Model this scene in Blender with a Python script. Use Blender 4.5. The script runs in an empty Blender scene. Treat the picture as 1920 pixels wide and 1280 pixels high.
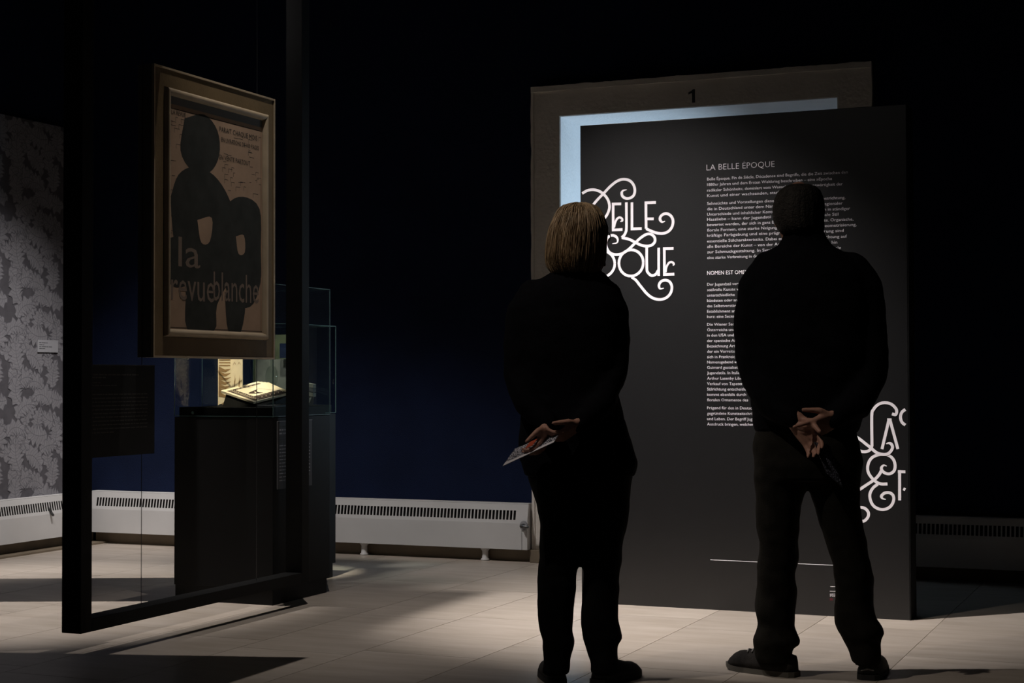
import bpy, bmesh, math, random
from mathutils import Vector, Matrix, Euler, noise
random.seed(7)
S = bpy.context.scene
COL = S.collection
# ------------------------------------------------------------------ camera
YAW, PIT, ROL, HC = math.radians(-22.886), math.radians(1.2733), math.radians(-.134), 1.07
cy, sy, cp, sp, cr, sr = math.cos(YAW), math.sin(YAW), math.cos(PIT), math.sin(PIT), math.cos(ROL), math.sin(ROL)
Fv = Vector((sy*cp, cy*cp, sp)); Rv = Vector((cy, -sy, 0)); Uv = Rv.cross(Fv)
rv = cr*Rv + sr*Uv; uv = -sr*Rv + cr*Uv
cam = bpy.data.cameras.new('camera'); cam.sensor_width = 36; cam.lens = 3070/1920*36; cam.clip_start = .05
co = bpy.data.objects.new('camera', cam); COL.objects.link(co)
M3 = Matrix((rv, uv, -Fv)).transposed()
co.matrix_world = Matrix.Translation((0, 0, HC)) @ M3.to_4x4()
S.camera = co
# ------------------------------------------------------------------ world, exposure, lights
w = bpy.data.worlds.new('world'); S.world = w; w.use_nodes = True
w.node_tree.nodes['Background'].inputs[0].default_value = (.55, .7, 1, 1)
w.node_tree.nodes['Background'].inputs[1].default_value = .0008
S.view_settings.view_transform = 'Standard'; S.view_settings.look = 'None'
S.cycles.transparent_max_bounces = 32
S.view_settings.exposure = 0; S.view_settings.gamma = 1
def spot(name, loc, tgt, power, ang, blend, rad, col):
    l = bpy.data.lights.new(name, 'SPOT'); l.energy = power; l.spot_size = math.radians(ang); l.spot_blend = blend
    l.shadow_soft_size = rad; l.color = col
    o = bpy.data.objects.new(name, l); COL.objects.link(o); o.location = loc
    o.rotation_euler = (Vector(tgt)-Vector(loc)).to_track_quat('-Z', 'Y').to_euler()
    return o
def area(name, loc, tgt, power, sx, sy_, col):
    l = bpy.data.lights.new(name, 'AREA'); l.energy = power; l.shape = 'RECTANGLE'; l.size = sx; l.size_y = sy_; l.color = col
    o = bpy.data.objects.new(name, l); COL.objects.link(o); o.location = loc
    o.rotation_euler = (Vector(tgt)-Vector(loc)).to_track_quat('-Z', 'Y').to_euler()
    return o
spot('panel_spotlight', (-3.25, 5.3, 4.0), (-2.12, 7.1, .45), 1120, 48, 1, .03, (1, .94, .91))
spot('floor_fill_light', (-2.75, 6.6, 4.3), (-2.3, 6.95, 0), 40, 40, 1, .12, (1, .92, .86))  # added fill that brightens the floor in front of the text panel
spot('left_floor_spotlight', (-5.3, 6.35, 4.2), (-5.35, 6.45, 0), 620, 46, .6, .003, (1, .94, .9))
spot('centre_floor_spotlight', (-3.3, 6.0, 4.2), (-3.5, 6.3, 0), 180, 52, 1, .004, (1, .93, .88))
spot('back_wall_spotlight', (-5.0, 5.9, 4.35), (-4.8, 8.8, -.2), 420, 25, 1, .2, (1, .95, .93)).scale = (3, 1, 1)
spot('left_wall_spotlight', (-4.75, 7.3, 4.3), (-6.7, 8.1, .0), 560, 37, 1, .05, (1, .95, .93)).scale = (1.3, 1, 1)
spot('visitor_fill_light', (-3.1, 3.5, 4.3), (-1.8, 5.6, 1.2), 150, 29, .8, .03, (1, .9, .8))  # added weak fill to lift the visitors' hair, hands and leaflet
spot('vitrine_spotlight', (-4.28, 5.2, 4.1), (-4.38, 6.95, 1.04), 900, 6.5, .5, .02, (1, .82, .6))
spot('rear_vitrine_spotlight', (-4.15, 6.8, 4.3), (-4.52, 7.6, 1.1), 600, 11, .6, .02, (1, .95, .8))
spot('next_room_spotlight', (-1.95, 9.35, 1.1), (-3.42, 9.15, 1.6), 170, 110, 1, .15, (.62, .82, 1))
area('room_bounce_light', (-3.8, -1.2, 4.1), (-2.4, 7.5, 1.0), 3.5, 3.0, 1.0, (1, .95, .9))

# ------------------------------------------------------------------ helpers
def mat(name, color, rough=.7, spec=.3, noise_amt=0, nscale=20, bump=0, bscale=200, metal=0, trans=0, sheen=0, stretch=None):
    m = bpy.data.materials.new(name); m.use_nodes = True
    nt = m.node_tree; b = nt.nodes['Principled BSDF']
    b.inputs['Base Color'].default_value = (*color, 1); b.inputs['Roughness'].default_value = rough
    b.inputs['Specular IOR Level'].default_value = spec; b.inputs['Metallic'].default_value = metal
    b.inputs['Transmission Weight'].default_value = trans
    if sheen: b.inputs['Sheen Weight'].default_value = sheen
    tc = nt.nodes.new('ShaderNodeTexCoord'); mp = nt.nodes.new('ShaderNodeMapping')
    nt.links.new(tc.outputs['Object'], mp.inputs[0])
    if stretch: mp.inputs['Scale'].default_value = stretch
    if noise_amt:
        n = nt.nodes.new('ShaderNodeTexNoise'); n.inputs['Scale'].default_value = nscale; n.inputs['Detail'].default_value = 6
        nt.links.new(mp.outputs[0], n.inputs['Vector'])
        r = nt.nodes.new('ShaderNodeValToRGB')
        r.color_ramp.elements[0].position = .3; r.color_ramp.elements[1].position = .7
        r.color_ramp.elements[0].color = (*[c*(1-noise_amt) for c in color], 1)
        r.color_ramp.elements[1].color = (*[min(1, c*(1+noise_amt)) for c in color], 1)
        nt.links.new(n.outputs[0], r.inputs[0]); nt.links.new(r.outputs[0], b.inputs['Base Color'])
    if bump:
        n = nt.nodes.new('ShaderNodeTexNoise'); n.inputs['Scale'].default_value = bscale; n.inputs['Detail'].default_value = 4
        nt.links.new(mp.outputs[0], n.inputs['Vector'])
        bp = nt.nodes.new('ShaderNodeBump'); bp.inputs['Strength'].default_value = bump; bp.inputs['Distance'].default_value = .01
        nt.links.new(n.outputs[0], bp.inputs['Height']); nt.links.new(bp.outputs[0], b.inputs['Normal'])
    return m
def obj(name, bm, m=None, parent=None, smooth=False, loc=None, label=None):
    me = bpy.data.meshes.new(name)
    bmesh.ops.recalc_face_normals(bm, faces=bm.faces)
    bm.to_mesh(me); bm.free()
    if smooth:
        me.polygons.foreach_set('use_smooth', [True]*len(me.polygons))
    if m: me.materials.append(m)
    o = bpy.data.objects.new(name, me); COL.objects.link(o)
    if parent: o.parent = parent
    if loc: o.location = loc
    if label: o['label'] = label
    return o
def empty(name, loc=(0, 0, 0), rz=0):
    o = bpy.data.objects.new(name, None); COL.objects.link(o); o.location = loc; o.rotation_euler = (0, 0, rz)
    o.empty_display_size = .1
    return o
def tag(o, label, cat, group=None):
    o['label'] = label; o['category'] = cat
    if group: o['group'] = group
    return o
def struct(o, label, cat='structure'):
    o['kind'] = 'structure'; o['label'] = label; o['category'] = cat
    return o
def bx(bm, x0, x1, y0, y1, z0, z1, bev=0):
    v = [bm.verts.new(p) for p in ((x0,y0,z0),(x1,y0,z0),(x1,y1,z0),(x0,y1,z0),(x0,y0,z1),(x1,y0,z1),(x1,y1,z1),(x0,y1,z1))]
    fs = [bm.faces.new([v[i] for i in q]) for q in ((0,3,2,1),(4,5,6,7),(0,1,5,4),(1,2,6,5),(2,3,7,6),(3,0,4,7))]
    if bev:
        es = list({e for f in fs for e in f.edges})
        bmesh.ops.bevel(bm, geom=es, offset=bev, segments=2, affect='EDGES', profile=.6)
    return bm
def box(x0, x1, y0, y1, z0, z1, bev=0):
    return bx(bmesh.new(), x0, x1, y0, y1, z0, z1, bev)
def loft(bm, rings, caps=True, closed=True):
    vs = [[bm.verts.new(p) for p in r] for r in rings]
    n = len(vs[0])
    for a, b in zip(vs, vs[1:]):
        for i in range(n if closed else n-1):
            bm.faces.new((a[i], a[(i+1) % n], b[(i+1) % n], b[i]))
    if caps and closed:
        bm.faces.new(vs[0][::-1]); bm.faces.new(vs[-1])
    return vs
def tube(bm, pts, rad, n=10, flat=1.0):
    pts = [Vector(p) for p in pts]
    if not hasattr(rad, '__len__'): rad = [rad]*len(pts)
    rings = []; prev = None
    for i, p in enumerate(pts):
        d = (pts[min(i+1, len(pts)-1)] - pts[max(i-1, 0)]).normalized()
        if prev is None:
            a = d.orthogonal().normalized()
        else:
            a = (prev - d*prev.dot(d)).normalized()
        prev = a; b = d.cross(a)
        rings.append([p + a*rad[i]*math.cos(t*2*math.pi/n) + b*rad[i]*flat*math.sin(t*2*math.pi/n) for t in range(n)])
    # rounded ends
    def end(p, q, r, ring):
        d = (p-q).normalized()
        return [[p + (v-p)*math.cos(k) + d*r*math.sin(k) for v in ring] for k in (.6, 1.15, 1.45)]
    s = end(pts[0], pts[1], rad[0], rings[0])[::-1]; e = end(pts[-1], pts[-2], rad[-1], rings[-1])
    loft(bm, s + rings + e)
def cmr(pts, n=6):
    out = []
    P = [Vector(p) for p in pts]; P = [2*P[0]-P[1]] + P + [2*P[-1]-P[-2]]
    for i in range(1, len(P)-2):
        for k in range(n):
            t = k/n; a, b, c, d = P[i-1:i+3]
            out.append(.5*((2*b) + (c-a)*t + (2*a-5*b+4*c-d)*t*t + (3*b-a-3*c+d)*t**3))
    out.append(P[-2]); return out
def remesh(bm, voxel, smooth_it=2):
    """unite overlapping closed shells into one continuous surface"""
    me = bpy.data.meshes.new('tmp'); bmesh.ops.recalc_face_normals(bm, faces=bm.faces); bm.to_mesh(me); bm.free()
    o = bpy.data.objects.new('tmp', me); COL.objects.link(o)
    md = o.modifiers.new('r', 'REMESH'); md.mode = 'VOXEL'; md.voxel_size = voxel; md.use_smooth_shade = True
    if smooth_it:
        ms = o.modifiers.new('s', 'SMOOTH'); ms.iterations = smooth_it; ms.factor = .5
    dg = bpy.context.evaluated_depsgraph_get(); dg.update()
    m2 = bpy.data.meshes.new_from_object(o.evaluated_get(dg))
    b = bmesh.new(); b.from_mesh(m2)
    bpy.data.objects.remove(o); bpy.data.meshes.remove(me); bpy.data.meshes.remove(m2)
    return b
FONT_CACHE = {}
def text_bm(s, size, width=None, shear=0, bold=0, res=2):
    c = bpy.data.curves.new('t', 'FONT'); c.body = s; c.size = size; c.resolution_u = res; c.shear = shear; c.offset = bold
    o = bpy.data.objects.new('t', c); COL.objects.link(o)
    dg = bpy.context.evaluated_depsgraph_get(); dg.update()
    me = bpy.data.meshes.new_from_object(o.evaluated_get(dg))
    b = bmesh.new(); b.from_mesh(me)
    bpy.data.objects.remove(o); bpy.data.curves.remove(c); bpy.data.meshes.remove(me)
    if not b.verts: return b, 1
    x1 = max(v.co.x for v in b.verts); x0 = min(v.co.x for v in b.verts)
    k = (width/(x1-x0)) if width else 1
    for v in b.verts: v.co.x = (v.co.x-x0)*k
    return b, k
def place(b, o, ux, uz):
    """put flat lettering (x right, y up) at o with axes ux, uz"""
    o = Vector(o); ux = Vector(ux); uz = Vector(uz)
    for v in b.verts: v.co = o + ux*v.co.x + uz*v.co.y
    return b
def ribbon(bm, pts, wd, to3, taper=False, n=5, drift=0, raw=False):
    """stroke of even width drawn in a plane; to3 turns plane coordinates (u, v) into space"""
    P = [Vector((p[0], p[1], 0)) for p in pts] if raw or len(pts) < 3 else cmr([(p[0], p[1], 0) for p in pts], n)
    L = []; R = []
    m = len(P)
    for i, p in enumerate(P):
        if 0 < i < m-1:
            d1 = (P[i]-P[i-1]).normalized(); d2 = (P[i+1]-P[i]).normalized(); d = d1+d2
            if d.length < .2: d = d2
            d.normalize(); k = 1/max(.5, abs(d.dot(d2)))
        else:
            d = (P[min(i+1, m-1)]-P[max(i-1, 0)]).normalized(); k = 1
        nrm = Vector((-d.y, d.x, 0)); h = wd/2*k
        if taper:
            t = i/(m-1); h *= min(1, .25+(1-t)*6)
        L.append(p+nrm*h); R.append(p-nrm*h)
    lv = [bm.verts.new(to3(p.x, p.y)) for p in L]; rr = [bm.verts.new(to3(p.x, p.y)) for p in R]
    if drift:
        for i in range(m):
            lv[i].co.y -= i*drift; rr[i].co.y -= i*drift
    for i in range(m-1): bm.faces.new((lv[i], rr[i], rr[i+1], lv[i+1]))

# ------------------------------------------------------------------ materials
def tile_mat():
    m = bpy.data.materials.new('travertine'); m.use_nodes = True; nt = m.node_tree; b = nt.nodes['Principled BSDF']
    g = nt.nodes.new('ShaderNodeNewGeometry'); oi = nt.nodes.new('ShaderNodeObjectInfo')
    mp = nt.nodes.new('ShaderNodeMapping'); mp.inputs['Scale'].default_value = (1.1, 6, 1)
    ad = nt.nodes.new('ShaderNodeVectorMath'); ad.operation = 'ADD'
    nt.links.new(g.outputs['Position'], mp.inputs[0])
    sc = nt.nodes.new('ShaderNodeVectorMath'); sc.operation = 'SCALE'; sc.inputs['Scale'].default_value = 0
    cx = nt.nodes.new('ShaderNodeCombineXYZ'); ml = nt.nodes.new('ShaderNodeMath'); ml.operation = 'MULTIPLY'; ml.inputs[1].default_value = 37
    nt.links.new(oi.outputs['Random'], ml.inputs[0]); nt.links.new(ml.outputs[0], cx.inputs[0]); nt.links.new(ml.outputs[0], cx.inputs[1])
    nt.links.new(mp.outputs[0], ad.inputs[0]); nt.links.new(cx.outputs[0], ad.inputs[1])
    n = nt.nodes.new('ShaderNodeTexNoise'); n.inputs['Scale'].default_value = 2.2; n.inputs['Detail'].default_value = 9; n.inputs['Roughness'].default_value = .62
    nt.links.new(ad.outputs[0], n.inputs['Vector'])
    r = nt.nodes.new('ShaderNodeValToRGB'); e = r.color_ramp.elements
    e[0].position = .3; e[0].color = (.39, .33, .27, 1); e[1].position = .68; e[1].color = (.50, .435, .375, 1)
    nt.links.new(n.outputs[0], r.inputs[0])
    hs = nt.nodes.new('ShaderNodeHueSaturation'); mr = nt.nodes.new('ShaderNodeMapRange')
    mr.inputs['To Min'].default_value = .9; mr.inputs['To Max'].default_value = 1.1
    nt.links.new(oi.outputs['Random'], mr.inputs[0]); nt.links.new(mr.outputs[0], hs.inputs['Value']); nt.links.new(r.outputs[0], hs.inputs['Color'])
    nt.links.new(hs.outputs[0], b.inputs['Base Color'])
    b.inputs['Roughness'].default_value = .36; b.inputs['Specular IOR Level'].default_value = .38
    return m
MT = tile_mat()
M_joint = mat('joint', (.1, .08, .06), .9)
M_navy = mat('navy_wall_cloth', (.0062, .0112, .034), .9, .12, .12, 5, .35, 260)
M_dark = mat('dark_ceiling', (.012, .012, .014), .9)
M_white = mat('white_enamel', (.56, .55, .54), .45, .4, .05, 3)
M_slot = mat('radiator_inside', (.015, .014, .013), .9)
M_beige = mat('beige_stone_skirting', (.17, .135, .095), .6, .3, .12, 8)
M_casing = mat('plaster_casing', (.63, .585, .53), .85, .2, .06, 6, .4, 40)
M_reveal = mat('reveal_plaster', (.62, .64, .66), .85, .2, .03, 9, .3, 60)
M_black = mat('black_lacquer', (.005, .005, .005), .6, .15, .15, 14, .08, 300)
M_pcas = mat('black_painted_mdf', (.0065, .0068, .0072), .6, .2, .1, 8, .05, 200)
M_panel = mat('charcoal_print', (.0068, .0068, .0073), .33, .7, .06, 12, .05, 300)
M_letter = mat('pale_vinyl', (.80, .76, .79), .6, .2)
M_textc = mat('pale_small_text', (.62, .60, .63), .6, .2)
M_red = mat('dark_red_print', (.20, .02, .035), .6)
M_num = mat('number_print', (.03, .03, .026), .7)
M_frame = mat('bronze_board', (.115, .078, .036), .6, .3, .16, 6, .1, 80)
M_frame2 = mat('pale_gilt_moulding', (.30, .235, .155), .5, .4, .12, 10)
M_frames = mat('frame_edge_paint', (.10, .10, .095), .6)
M_paper = mat('aged_poster_paper', (.27, .185, .125), .85, .1, .12, 9)
M_ink = mat('poster_ink', (.026, .027, .024), .8, .1, .2, 12)
M_pletter = mat('poster_pale_ink', (.15, .115, .09), .8, .1)
M_steel = mat('steel_cable', (.12, .12, .12), .35, .5, metal=.9)
M_label = mat('white_label_card', (.34, .34, .36), .7)
M_labeld = mat('grey_label_card', (.05, .05, .053), .6)
M_grey = mat('label_print', (.30, .30, .31), .7)
M_greyd = mat('faint_print', (.05, .048, .045), .7)
M_ivory = mat('ivory_page', (.78, .68, .50), .8, .15, .05, 30)
M_inkb = mat('book_ink', (.05, .03, .022), .8)
M_sepia = mat('sepia_ink', (.30, .19, .09), .8)
M_jacket = mat('black_wool', (.004, .004, .005), .95, .05, .2, 60, .3, 500)
M_trw = mat('charcoal_denim', (.0105, .0105, .0105), .95, .05, .25, 25, .3, 500)
M_trm = mat('dark_brown_corduroy', (.016, .0145, .012), .95, .05, .25, 25, .3, 400)
M_skin = mat('skin', (.40, .21, .15), .55, .3, .08, 30, .05, 300)
M_hairw = mat('ash_blond_hair', (.30, .20, .11), .5, .35, .45, 14, .5, 60, stretch=(6, 6, .5))
M_hairm = mat('dark_grey_hair', (.022, .019, .016), .7, .2, .5, 60, .6, 160)
M_shoe = mat('dark_suede', (.026, .023, .021), .85, .1, .2, 60, .3, 400)
M_sole = mat('rubber_sole', (.09, .082, .068), .7)
M_soled = mat('dark_rubber_sole', (.02, .02, .02), .7)
M_lace = mat('grey_lace', (.20, .19, .18), .8)
M_gold = mat('polished_gold', (.8, .65, .4), .2, .5, metal=1)
M_eye = mat('eye', (.6, .6, .58), .2, .5)
M_olive = mat('olive_print', (.10, .105, .06), .8, .1, .3, 12)
M_greyp = mat('grey_print', (.16, .15, .13), .8, .1, .35, 9)
def glass_mat(name, col=(1, 1, 1), rough=0.0):
    m = bpy.data.materials.new(name); m.use_nodes = True; nt = m.node_tree
    for nd in list(nt.nodes):
        if nd.type != 'OUTPUT_MATERIAL': nt.nodes.remove(nd)
    out = [n for n in nt.nodes if n.type == 'OUTPUT_MATERIAL'][0]
    t = nt.nodes.new('ShaderNodeBsdfTransparent'); t.inputs[0].default_value = (*col, 1)
    g = nt.nodes.new('ShaderNodeBsdfGlossy'); g.inputs['Roughness'].default_value = rough
    fr = nt.nodes.new('ShaderNodeFresnel'); fr.inputs[0].default_value = 1.45
    mx = nt.nodes.new('ShaderNodeMixShader')
    ge = nt.nodes.new('ShaderNodeNewGeometry'); sb = nt.nodes.new('ShaderNodeMath'); sb.operation = 'SUBTRACT'; sb.inputs[0].default_value = 1
    ml = nt.nodes.new('ShaderNodeMath'); ml.operation = 'MULTIPLY'; fr.inputs[0].default_value = 1.5
    nt.links.new(ge.outputs['Backfacing'], sb.inputs[1]); nt.links.new(sb.outputs[0], ml.inputs[0]); nt.links.new(fr.outputs[0], ml.inputs[1])
    nt.links.new(ml.outputs[0], mx.inputs[0]); nt.links.new(t.outputs[0], mx.inputs[1]); nt.links.new(g.outputs[0], mx.inputs[2])
    nt.links.new(mx.outputs[0], out.inputs[0]); return m
M_glass = glass_mat('clear_glass', (.96, .985, .98))
M_gedge = mat('green_glass_edge', (.07, .12, .115), .25, .6)
M_crystal = glass_mat('crystal', (.85, .88, .86), .02)
def dots_mat(name, c0, c1, sc):
    m = mat(name, c0, .6); nt = m.node_tree; b = nt.nodes['Principled BSDF']
    tc = nt.nodes.new('ShaderNodeTexCoord'); v = nt.nodes.new('ShaderNodeTexVoronoi'); v.feature = 'DISTANCE_TO_EDGE'; v.inputs['Scale'].default_value = sc
    nt.links.new(tc.outputs['Object'], v.inputs['Vector'])
    r = nt.nodes.new('ShaderNodeValToRGB'); r.color_ramp.interpolation = 'LINEAR'
    r.color_ramp.elements[0].position = .10; r.color_ramp.elements[0].color = (*c1, 1)
    r.color_ramp.elements[1].position = .16; r.color_ramp.elements[1].color = (*c0, 1)
    nt.links.new(v.outputs['Distance'], r.inputs[0]); nt.links.new(r.outputs[0], b.inputs['Base Color']); return m
M_dotw = dots_mat('white_scroll_print', (.62, .60, .66), (.03, .03, .04), 130)
M_dotd = dots_mat('grey_scroll_print', (.16, .16, .20), (.01, .01, .014), 130)
M_leafg = mat('wallpaper_ground', (.09, .086, .095), .9, .1, .1, 20)
M_leafa = mat('wallpaper_leaf', (.23, .225, .24), .9, .1, .08, 14)
M_leafb = mat('wallpaper_vein', (.14, .135, .15), .9, .1)

# ------------------------------------------------------------------ floor with tiles
fl = struct(obj('floor', box(-9, 4, -3, 12.5, -.06, -.006), M_joint), 'beige travertine tiled floor of the gallery', 'floor')
ncol = 0
TW = .5
tile_meshes = {}
def tile_mesh(w_, l_):
    k = (round(w_, 3), round(l_, 3))
    if k not in tile_meshes:
        b = box(0, w_, 0, l_, -.006, 0)
        me = bpy.data.meshes.new('tile'); b.to_mesh(me); b.free(); me.materials.append(MT); tile_meshes[k] = me
    return tile_meshes[k]
offs = {-1: 7.03, 0: 6.76, -2: 5.73, -4: 7.76, 1: 6.1, -3: 6.6, -5: 6.9, -6: 7.3, 2: 6.4}
for k in range(-10, 6):
    x0 = -2.06 + k*.497; x1 = x0 + .497
    y = offs.get(k, 5+((k*37) % 10)/10.)
    while y > 3.2: y -= .98
    while y < 9.4:
        y1 = y + .98
        o = bpy.data.objects.new('tile', tile_mesh(.497-.0025, .98-.0025)); COL.objects.link(o)
        o.parent = fl; o.location = (x0, y, 0); y = y1
# ------------------------------------------------------------------ walls
def wall(name, x0, x1, y0, y1, z0, z1, m, label):
    return struct(obj(name, box(x0, x1, y0, y1, z0, z1), m), label, 'wall')
# back wall: pieces around the doorway
b = bmesh.new()
bx(b, -7.2, -3.425, 8.87, 9.45, 0, 4.5); bx(b, -1.808, 4, 8.87, 9.45, 0, 4.5); bx(b, -3.425, -1.808, 8.87, 9.45, 2.585, 4.5)
wb = struct(obj('wall_back', b, M_navy), 'dark navy cloth-covered back wall with a doorway', 'wall')
wl = wall('wall_left', -7.2, -6.74, -3, 8.87, 0, 4.5, M_navy, 'dark left wall, partly papered with a grey leaf pattern')
wall('wall_right', 3.6, 4, -3, 8.87, 0, 4.5, M_navy, 'dark right wall outside the light')
wall('wall_front', -7.2, 4, -3.2, -2.8, 0, 4.5, M_dark, 'dark wall behind the viewer')
struct(obj('ceiling', box(-7.2, 4, -3.2, 9.45, 4.5, 4.6), M_dark), 'black ceiling', 'ceiling')
# next room seen through the doorway
b = bmesh.new(); bx(b, -5.5, 0, 11.6, 11.8, 0, 3.6); bx(b, -5.6, -5.4, 9.45, 11.8, 0, 3.6); bx(b, 0, .2, 9.45, 11.8, 0, 3.6)
struct(obj('wall_next_room', b, M_reveal), 'pale walls of the room beyond the doorway', 'wall')
struct(obj('ceiling_next_room', box(-5.6, .2, 9.45, 11.8, 3.6, 3.7), M_reveal), 'pale ceiling of the room beyond the doorway', 'ceiling')
# doorway lining and casing
b = bmesh.new()
bx(b, -3.445, -3.42, 8.835, 9.46, 0, 2.605); bx(b, -1.813, -1.79, 8.835, 9.46, 0, 2.605); bx(b, -3.42, -1.813, 8.835, 9.46, 2.583, 2.605)
dr = struct(obj('door_1', b, M_reveal), 'pale plaster doorway lining lit cold from the next room', 'doorway')
b = bmesh.new()
def wob(x): return .004*noise.noise(Vector((x*9, 0, 0)))+.003*noise.noise(Vector((x*31, 5, 0)))
# casing with an uneven plaster outer edge
def casing_piece(pts_fn, n):
    f = [[], []]
    for i in range(n+1):
        for s in (0, 1):
            f[s].append(pts_fn(i/n, s))
    return f
def strip(bm, A, B, y0, y1):
    n = len(A)
    va = [bm.verts.new((p[0], y0, p[1])) for p in A]; vb = [bm.verts.new((p[0], y0, p[1])) for p in B]
    wa = [bm.verts.new((p[0], y1, p[1])) for p in A]; wb_ = [bm.verts.new((p[0], y1, p[1])) for p in B]
    for i in range(n-1):
        bm.faces.new((va[i], vb[i], vb[i+1], va[i+1])); bm.faces.new((wa[i], wa[i+1], wb_[i+1], wb_[i]))
        bm.faces.new((va[i], va[i+1], wa[i+1], wa[i])); bm.faces.new((vb[i], wb_[i], wb_[i+1], vb[i+1]))
    bm.faces.new((va[0], wa[0], wb_[0], vb[0])); bm.faces.new((va[-1], vb[-1], wb_[-1], wa[-1]))
N = 60
zs = [i/N*2.764 for i in range(N+1)]
strip(b, [(-3.602+wob(z), z) for z in zs], [(-3.424, min(z, 2.764)) for z in zs], 8.83, 8.88)
strip(b, [(-1.808, z) for z in zs], [(-1.625+wob(z+9), z) for z in zs], 8.83, 8.88)
xs = [-3.424+i/N*1.616 for i in range(N+1)]
strip(b, [(x, 2.587) for x in xs], [(x, 2.764+wob(x)) for x in xs], 8.83, 8.88)
cas = obj('casing', b, M_casing, dr)
b = bmesh.new()   # raised outer lip
xs2 = [-3.60+i/N*1.975 for i in range(N+1)]
strip(b, [(x, 2.735+.4*wob(x*2)) for x in xs2], [(x, 2.766+wob(x)) for x in xs2], 8.818, 8.832)
strip(b, [(-3.603+wob(z), z) for z in zs], [(-3.585+.4*wob(z*2), z) for z in zs], 8.824, 8.832)
obj('casing_lip', b, M_casing, dr)
obj('casing_foot', box(-3.607, -3.42, 8.80, 8.836, 0, .075, .004), M_beige, dr)
obj('casing_foot', box(-1.80, -1.62, 8.80, 8.836, 0, .075, .004), M_beige, dr)
b = bmesh.new(); q_ = [(.022, 0), (.022, .056), (0, .047), (0, .059), (.020, .068), (.026, .075), (.038, .075), (.038, 0)]
f1 = [b.verts.new((-2.648+u_, 8.8285, 2.611+v_)) for u_, v_ in q_]; f2 = [b.verts.new((-2.648+u_, 8.8300, 2.611+v_)) for u_, v_ in q_]
b.faces.new(f1); b.faces.new(f2[::-1])
for i in range(8): b.faces.new((f1[i], f1[(i+1) % 8], f2[(i+1) % 8], f2[i]))
bmesh.ops.triangulate(b, faces=b.faces); obj('number', b, M_num, dr)

# skirting and wallpaper
struct(obj('baseboard_back', box(-6.7, -3.61, 8.85, 8.88, 0, .09), M_beige), 'beige stone skirting below the back radiator, left of the doorway', 'skirting')
struct(obj('baseboard_back_right', box(-1.62, 4, 8.85, 8.88, 0, .09), M_beige), 'beige stone skirting below the back radiator, right of the doorway', 'skirting')
struct(obj('baseboard_left', box(-6.75, -6.72, 3, 8.85, 0, .09), M_beige), 'beige stone skirting below the left radiator', 'skirting')
struct(obj('trim_1', box(-6.72, -6.60, 3, 8.85, -.001, .012), M_beige), 'low stone ledge along the foot of the left wall', 'trim')
obj('wallpaper_sheet', box(-6.742, -6.712, 6.0, 8.655, .335, 2.68), M_leafg, wl)
def leaf(bm, bv, c, ang, L, Wd, bend, x):
    n = 22; mid = []; a = ang; p = Vector((c[0], c[1], 0))
    for i in range(n+1):
        mid.append((p.copy(), a)); a += bend/n; p += Vector((math.cos(a), math.sin(a), 0))*L/n
    ed = {1: [], -1: []}
    for s in (1, -1):
        for i in range(n+1):
            t = i/n; q, an = mid[i]
            wv = Wd*math.sin(math.pi*min(1, t**.75*.97+.03))*(1+.30*math.sin(2*math.pi*6.0*t+s*.4)-.1*math.cos(2*math.pi*13*t))
            nr = Vector((-math.sin(an), math.cos(an), 0))*s
            ed[s].append(q+nr*wv)
    A = [bm.verts.new((x, q.x, q.y)) for q in ed[1]]; Mi = [bm.verts.new((x, m_[0].x, m_[0].y)) for m_ in mid]; B = [bm.verts.new((x, q.x, q.y)) for q in ed[-1]]
    for i in range(n):
        bm.faces.new((A[i], Mi[i], Mi[i+1], A[i+1])); bm.faces.new((Mi[i], B[i], B[i+1], Mi[i+1]))
    to = lambda u, v: (x+.00004, u, v)
    ribbon(bv, [(m_[0].x, m_[0].y) for m_ in mid], .004, to, raw=True)
    for s in (1, -1): ribbon(bv, [(q.x, q.y) for q in ed[s]], .0042, to, raw=True)
    for s in (1, -1):
        for j in range(1, 10):
            i = int(j*2.1); q, an = mid[min(i, n-1)]; e_ = ed[s][min(i+3, n)]
            k = q.lerp(e_, .5) + Vector((math.cos(an), math.sin(an), 0))*-.006
            q2 = q.lerp(e_, .93)
            ribbon(bv, [(q.x, q.y), (k.x, k.y), (q2.x, q2.y)], .0022, to, n=2)
            q3 = mid[min(i+1, n)][0]; e3 = ed[s][min(i+4, n)]
            ribbon(bv, [(q3.lerp(e3, .25).x, q3.lerp(e3, .25).y), (q3.lerp(e3, .8).x, q3.lerp(e3, .8).y)], .0014, to, n=2)
bl = bmesh.new(); bv = bmesh.new()
rnd = random.Random(11)
motif = []
for gx in range(4):
    for gz in range(6):
        u = (gx+.5*(gz % 2)+rnd.uniform(-.25, .25))*.53/4; v = (gz+rnd.uniform(-.25, .25))*.62/6
        motif.append((u, v, rnd.uniform(.2, 2.9)+(math.pi if rnd.random() < .3 else 0), rnd.uniform(.17, .27), rnd.uniform(.044, .066), rnd.choice((-1, 1))*rnd.uniform(.8, 2.6)))
rnd.shuffle(motif)
for iy in range(-1, 6):
    for iz in range(-1, 4):
        for k, (u, v, a, L, Wd, be) in enumerate(motif):
            leaf(bl, bv, (6.0+iy*.53+u, .3+iz*.62+v), a, L, Wd, be, -6.7117+k*.00008)
for bb in (bl, bv):
    for co_, no in (((-6.7, 8.655, 0), (0, 1, 0)), ((-6.7, 6.0, 0), (0, -1, 0)), ((0, 0, 2.68), (0, 0, 1)), ((0, 0, .335), (0, 0, -1))):
        g = list(bb.verts)+list(bb.edges)+list(bb.faces)
        bmesh.ops.bisect_plane(bb, geom=g, plane_co=co_, plane_no=no, clear_outer=True)
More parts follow.
